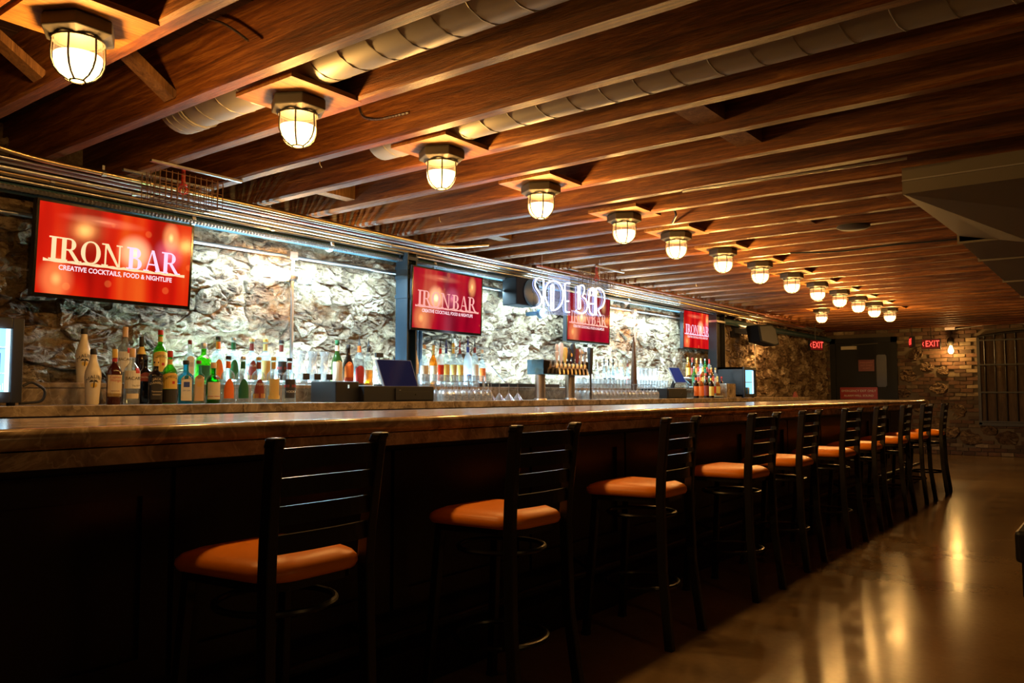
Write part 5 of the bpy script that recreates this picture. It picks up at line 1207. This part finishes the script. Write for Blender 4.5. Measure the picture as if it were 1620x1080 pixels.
# left cooler: front faces the bar
def cooler(X, ya, yb, h, depth, label, near):
    t = thing('drinks_cooler', (X, (ya+yb)/2, CZ), label, 'fridge'); w2 = (yb-ya)/2; f_ = .055 if near else .04
    m = MB(); m.box((-depth, -w2, .015), (-depth+.02, w2, h)); m.box((-depth, -w2, h-.03), (-.03, w2, h)); m.box((-depth, -w2, .015), (-.03, w2, .045)); m.box((-depth, -w2, .015), (-.03, -w2+.025, h)); m.box((-depth, w2-.025, .015), (-.03, w2, h)); obj('cabinet', m, M_PLASTIC, t)
    m = MB()
    for a, b in (((-.03, -w2, .015), (0, -w2+f_, h)), ((-.03, w2-f_, .015), (0, w2, h)), ((-.03, -w2+f_, h-f_), (0, w2-f_, h)), ((-.03, -w2+f_, .015), (0, w2-f_, .015+f_))): m.box(a, b)
    dr = obj('door', m, M_PLASTIC, t, bevel=.004)
    m = MB(); m.box((-.02, -w2+f_, .015+f_), (-.014, w2-f_, h-f_)); obj('glass_pane', m, seethru('cooler_pane', (.95, .97, 1.), .1, .05, edge=.95, gmul=.35), dr)
    m = MB(); m.box((-depth+.021, -w2+.026, .046), (-depth+.024, w2-.026, h-.031)); obj('lit_back_panel', m, M_COOL, t)
    m = MB(); m.box((-depth+.03, w2-.031, .05), (-.045, w2-.026, h-.035)); obj('glow_side_wall', m, lm('cooler_side_glow', (.35, .78, 1.0), 1.6), t)  # inner side wall, the cooler's inside light painted on as glow
    m = MB(); m.box((-.05, w2-f_-.012, .06), (-.035, w2-f_+.004, h-.05)); obj('light_tube', m, M_COOLW, t)
    for z in ((h*.36, h*.66) if near else (h*.5,)):
        m = MB(); m.box((-depth+.03, -w2+.03, z), (-.045, w2-.03, z+.008)); obj('shelf', m, M_WHITEP, t)
    cols = [plain('can_blue', (.05, .15, .5), .3, .5), plain('can_silver', (.5, .55, .6), .3, .5), plain('can_teal', (.02, .4, .45), .3, .5)]
    for i in range(int(w2*2/.07)-1):
        for z in ((.046, h*.36+.008) if near else (.046,)):
            m = MB(); m.lathe([(.022, 0), (.026, .006), (.026, .098), (.020, .106)], 12)
            tag(obj('drink_can', m, cols[(i+int(z*10)) % 3], loc=(X-.09, (ya+yb)/2-w2+.07+.07*i, CZ+z), smooth=True, angle=40), 'small %s can, %s from the left on the %s shelf inside the %s cooler' % (['blue', 'silver', 'teal'][(i+int(z*10)) % 3], ORD[i], 'lower' if z < .1 else 'middle', 'left' if near else 'right'), 'can', 'cans in the %s cooler' % ('left' if near else 'right'))
    m = MB(); [obj('foot_pad', MB().box((x, y, 0), (x+.03, y+.03, .015)), M_PLASTIC, t) for x in (-depth+.02, -.06) for y in (-w2+.02, w2-.05)]
    return t, w2, h, dr
yl = onX(36, 600, -4.50).y
t, w2, h, dr = cooler(-4.50, yl-.52, yl, .445, .34, 'black drinks cooler glowing blue-white at the left edge of the counter', True)
link('lettering', tmesh_on('Red Bull', .05, C_WHITE, lambda c: Vector((-.012, c.x+w2-.155, c.y+.095))), dr)
ya = onX(1178, 605, -4.5).y; yb = onX(1197, 605, -4.5).y
cooler(-4.5, ya, yb, .45, .46, 'black mini fridge with a glowing blue-white door near the far end', False)
light('cooler_light', 'AREA', (-4.47, yl-.26, CZ+.22), 1.6, (.6, .85, 1), shape='RECTANGLE', size=.35, size_y=.35, rot=(0, PI/2, 0))
run('power_cord', bend([(-4.52, yl+.01, CZ+.10), (-4.52, yl+.05, CZ+.125), (-4.50, yl+.115, CZ+.08), (-4.50, yl+.10, CZ+.02), (-4.54, yl+.0, CZ+.010)]), .007, M_PLASTIC, 'black looped power cord beside the left cooler', 'cord')
run('cable', bend([(-4.95, onX(778, 590, -4.95).y, LZ+.2), (-4.9, onX(795, 600, -4.9).y, LZ+.07), (-4.84, onX(808, 606, -4.84).y, LZ+.01)]), .004, M_PLASTIC, 'thin black cable hanging above the martini glasses', 'cable')
m = MB(); m.box((-.01, -.72, 0), (.01, .62, .035)); tag(obj('cable_trunking', m, M_PLASTIC, loc=(-4.87, onX(820, 600, -4.87).y+.1, LZ)), 'low black trunking on the ledge left of the tap tower', 'trunking')
m = MB(); m.add([(-.03, -.06, 0), (.03, -.06, 0), (0, -.06, .09), (-.03, .06, 0), (.03, .06, 0), (0, .06, .09), (-.026, -.06, 0), (.026, -.06, 0)], [(0, 1, 2), (3, 5, 4), (1, 4, 5, 2), (0, 2, 5, 3)])
pt = onZ(1300, 625, CZ); tag(obj('tent_card', m, plain('dull_red_card', (.22, .04, .02), .6), loc=(-4.45, 13.6, CZ)), 'small folded dull red card at the far end of the back counter', 'card')
m = MB(); m.box((-.1, -.16, 0), (.1, .16, .20)); tag(obj('marble_block', m, M_MARBLE2, loc=(-4.6, onX(1141, 620, -4.6).y+.12, CZ), bevel=.004), 'short marble block at the foot of the black column', 'block')

# dark upholstered bench at the right edge
t = thing('bench', (-.085, 6.12, 0), 'black upholstered bench poking in at the right edge of the photo', 'bench', rz=math.radians(0))
m = MB(); m.prism([(x, y) for x, y in rounded_rect(.9, .9, 1.0, .03, .03)], 2, .20, .385); obj('cushion', m, plain('black_leather', (.008, .008, .009), .45), t, bevel=.02)
m = MB(); m.box((-.47, -.42, 0), (.47, .42, .20)); obj('base', m, M_PLASTIC, t)

# phrases shared by the repeats that have none yet
PHRASE = {'television': 'televisions on the stone wall', 'carafe': 'carafes on the ledge', 'lamp': 'lamps on the walls', 'exit sign': 'hanging exit signs', 'speaker': 'loudspeakers on the stone wall', 'conduit': 'conduits under the joists', 'cable': 'cables under the joists', 'hook': 'hooks under the joists', 'wire basket': 'wire baskets around sprinkler heads', 'cash drawer': 'cash drawers under the till screens', 'screen': 'till screens', 'fridge': 'countertop coolers', 'column': 'steel columns by the stone wall', 'pipe': 'pipes by the stone wall', 'duct': 'ducts under the ceiling'}
for o in bpy.data.objects:
    if o.parent is None and o.get('category') and not o.get('group'):
        c = o['category']
        if c == 'glass' and o.name.startswith('martini'): o['group'] = 'upturned martini glasses'
        elif c in PHRASE: o['group'] = PHRASE[c]
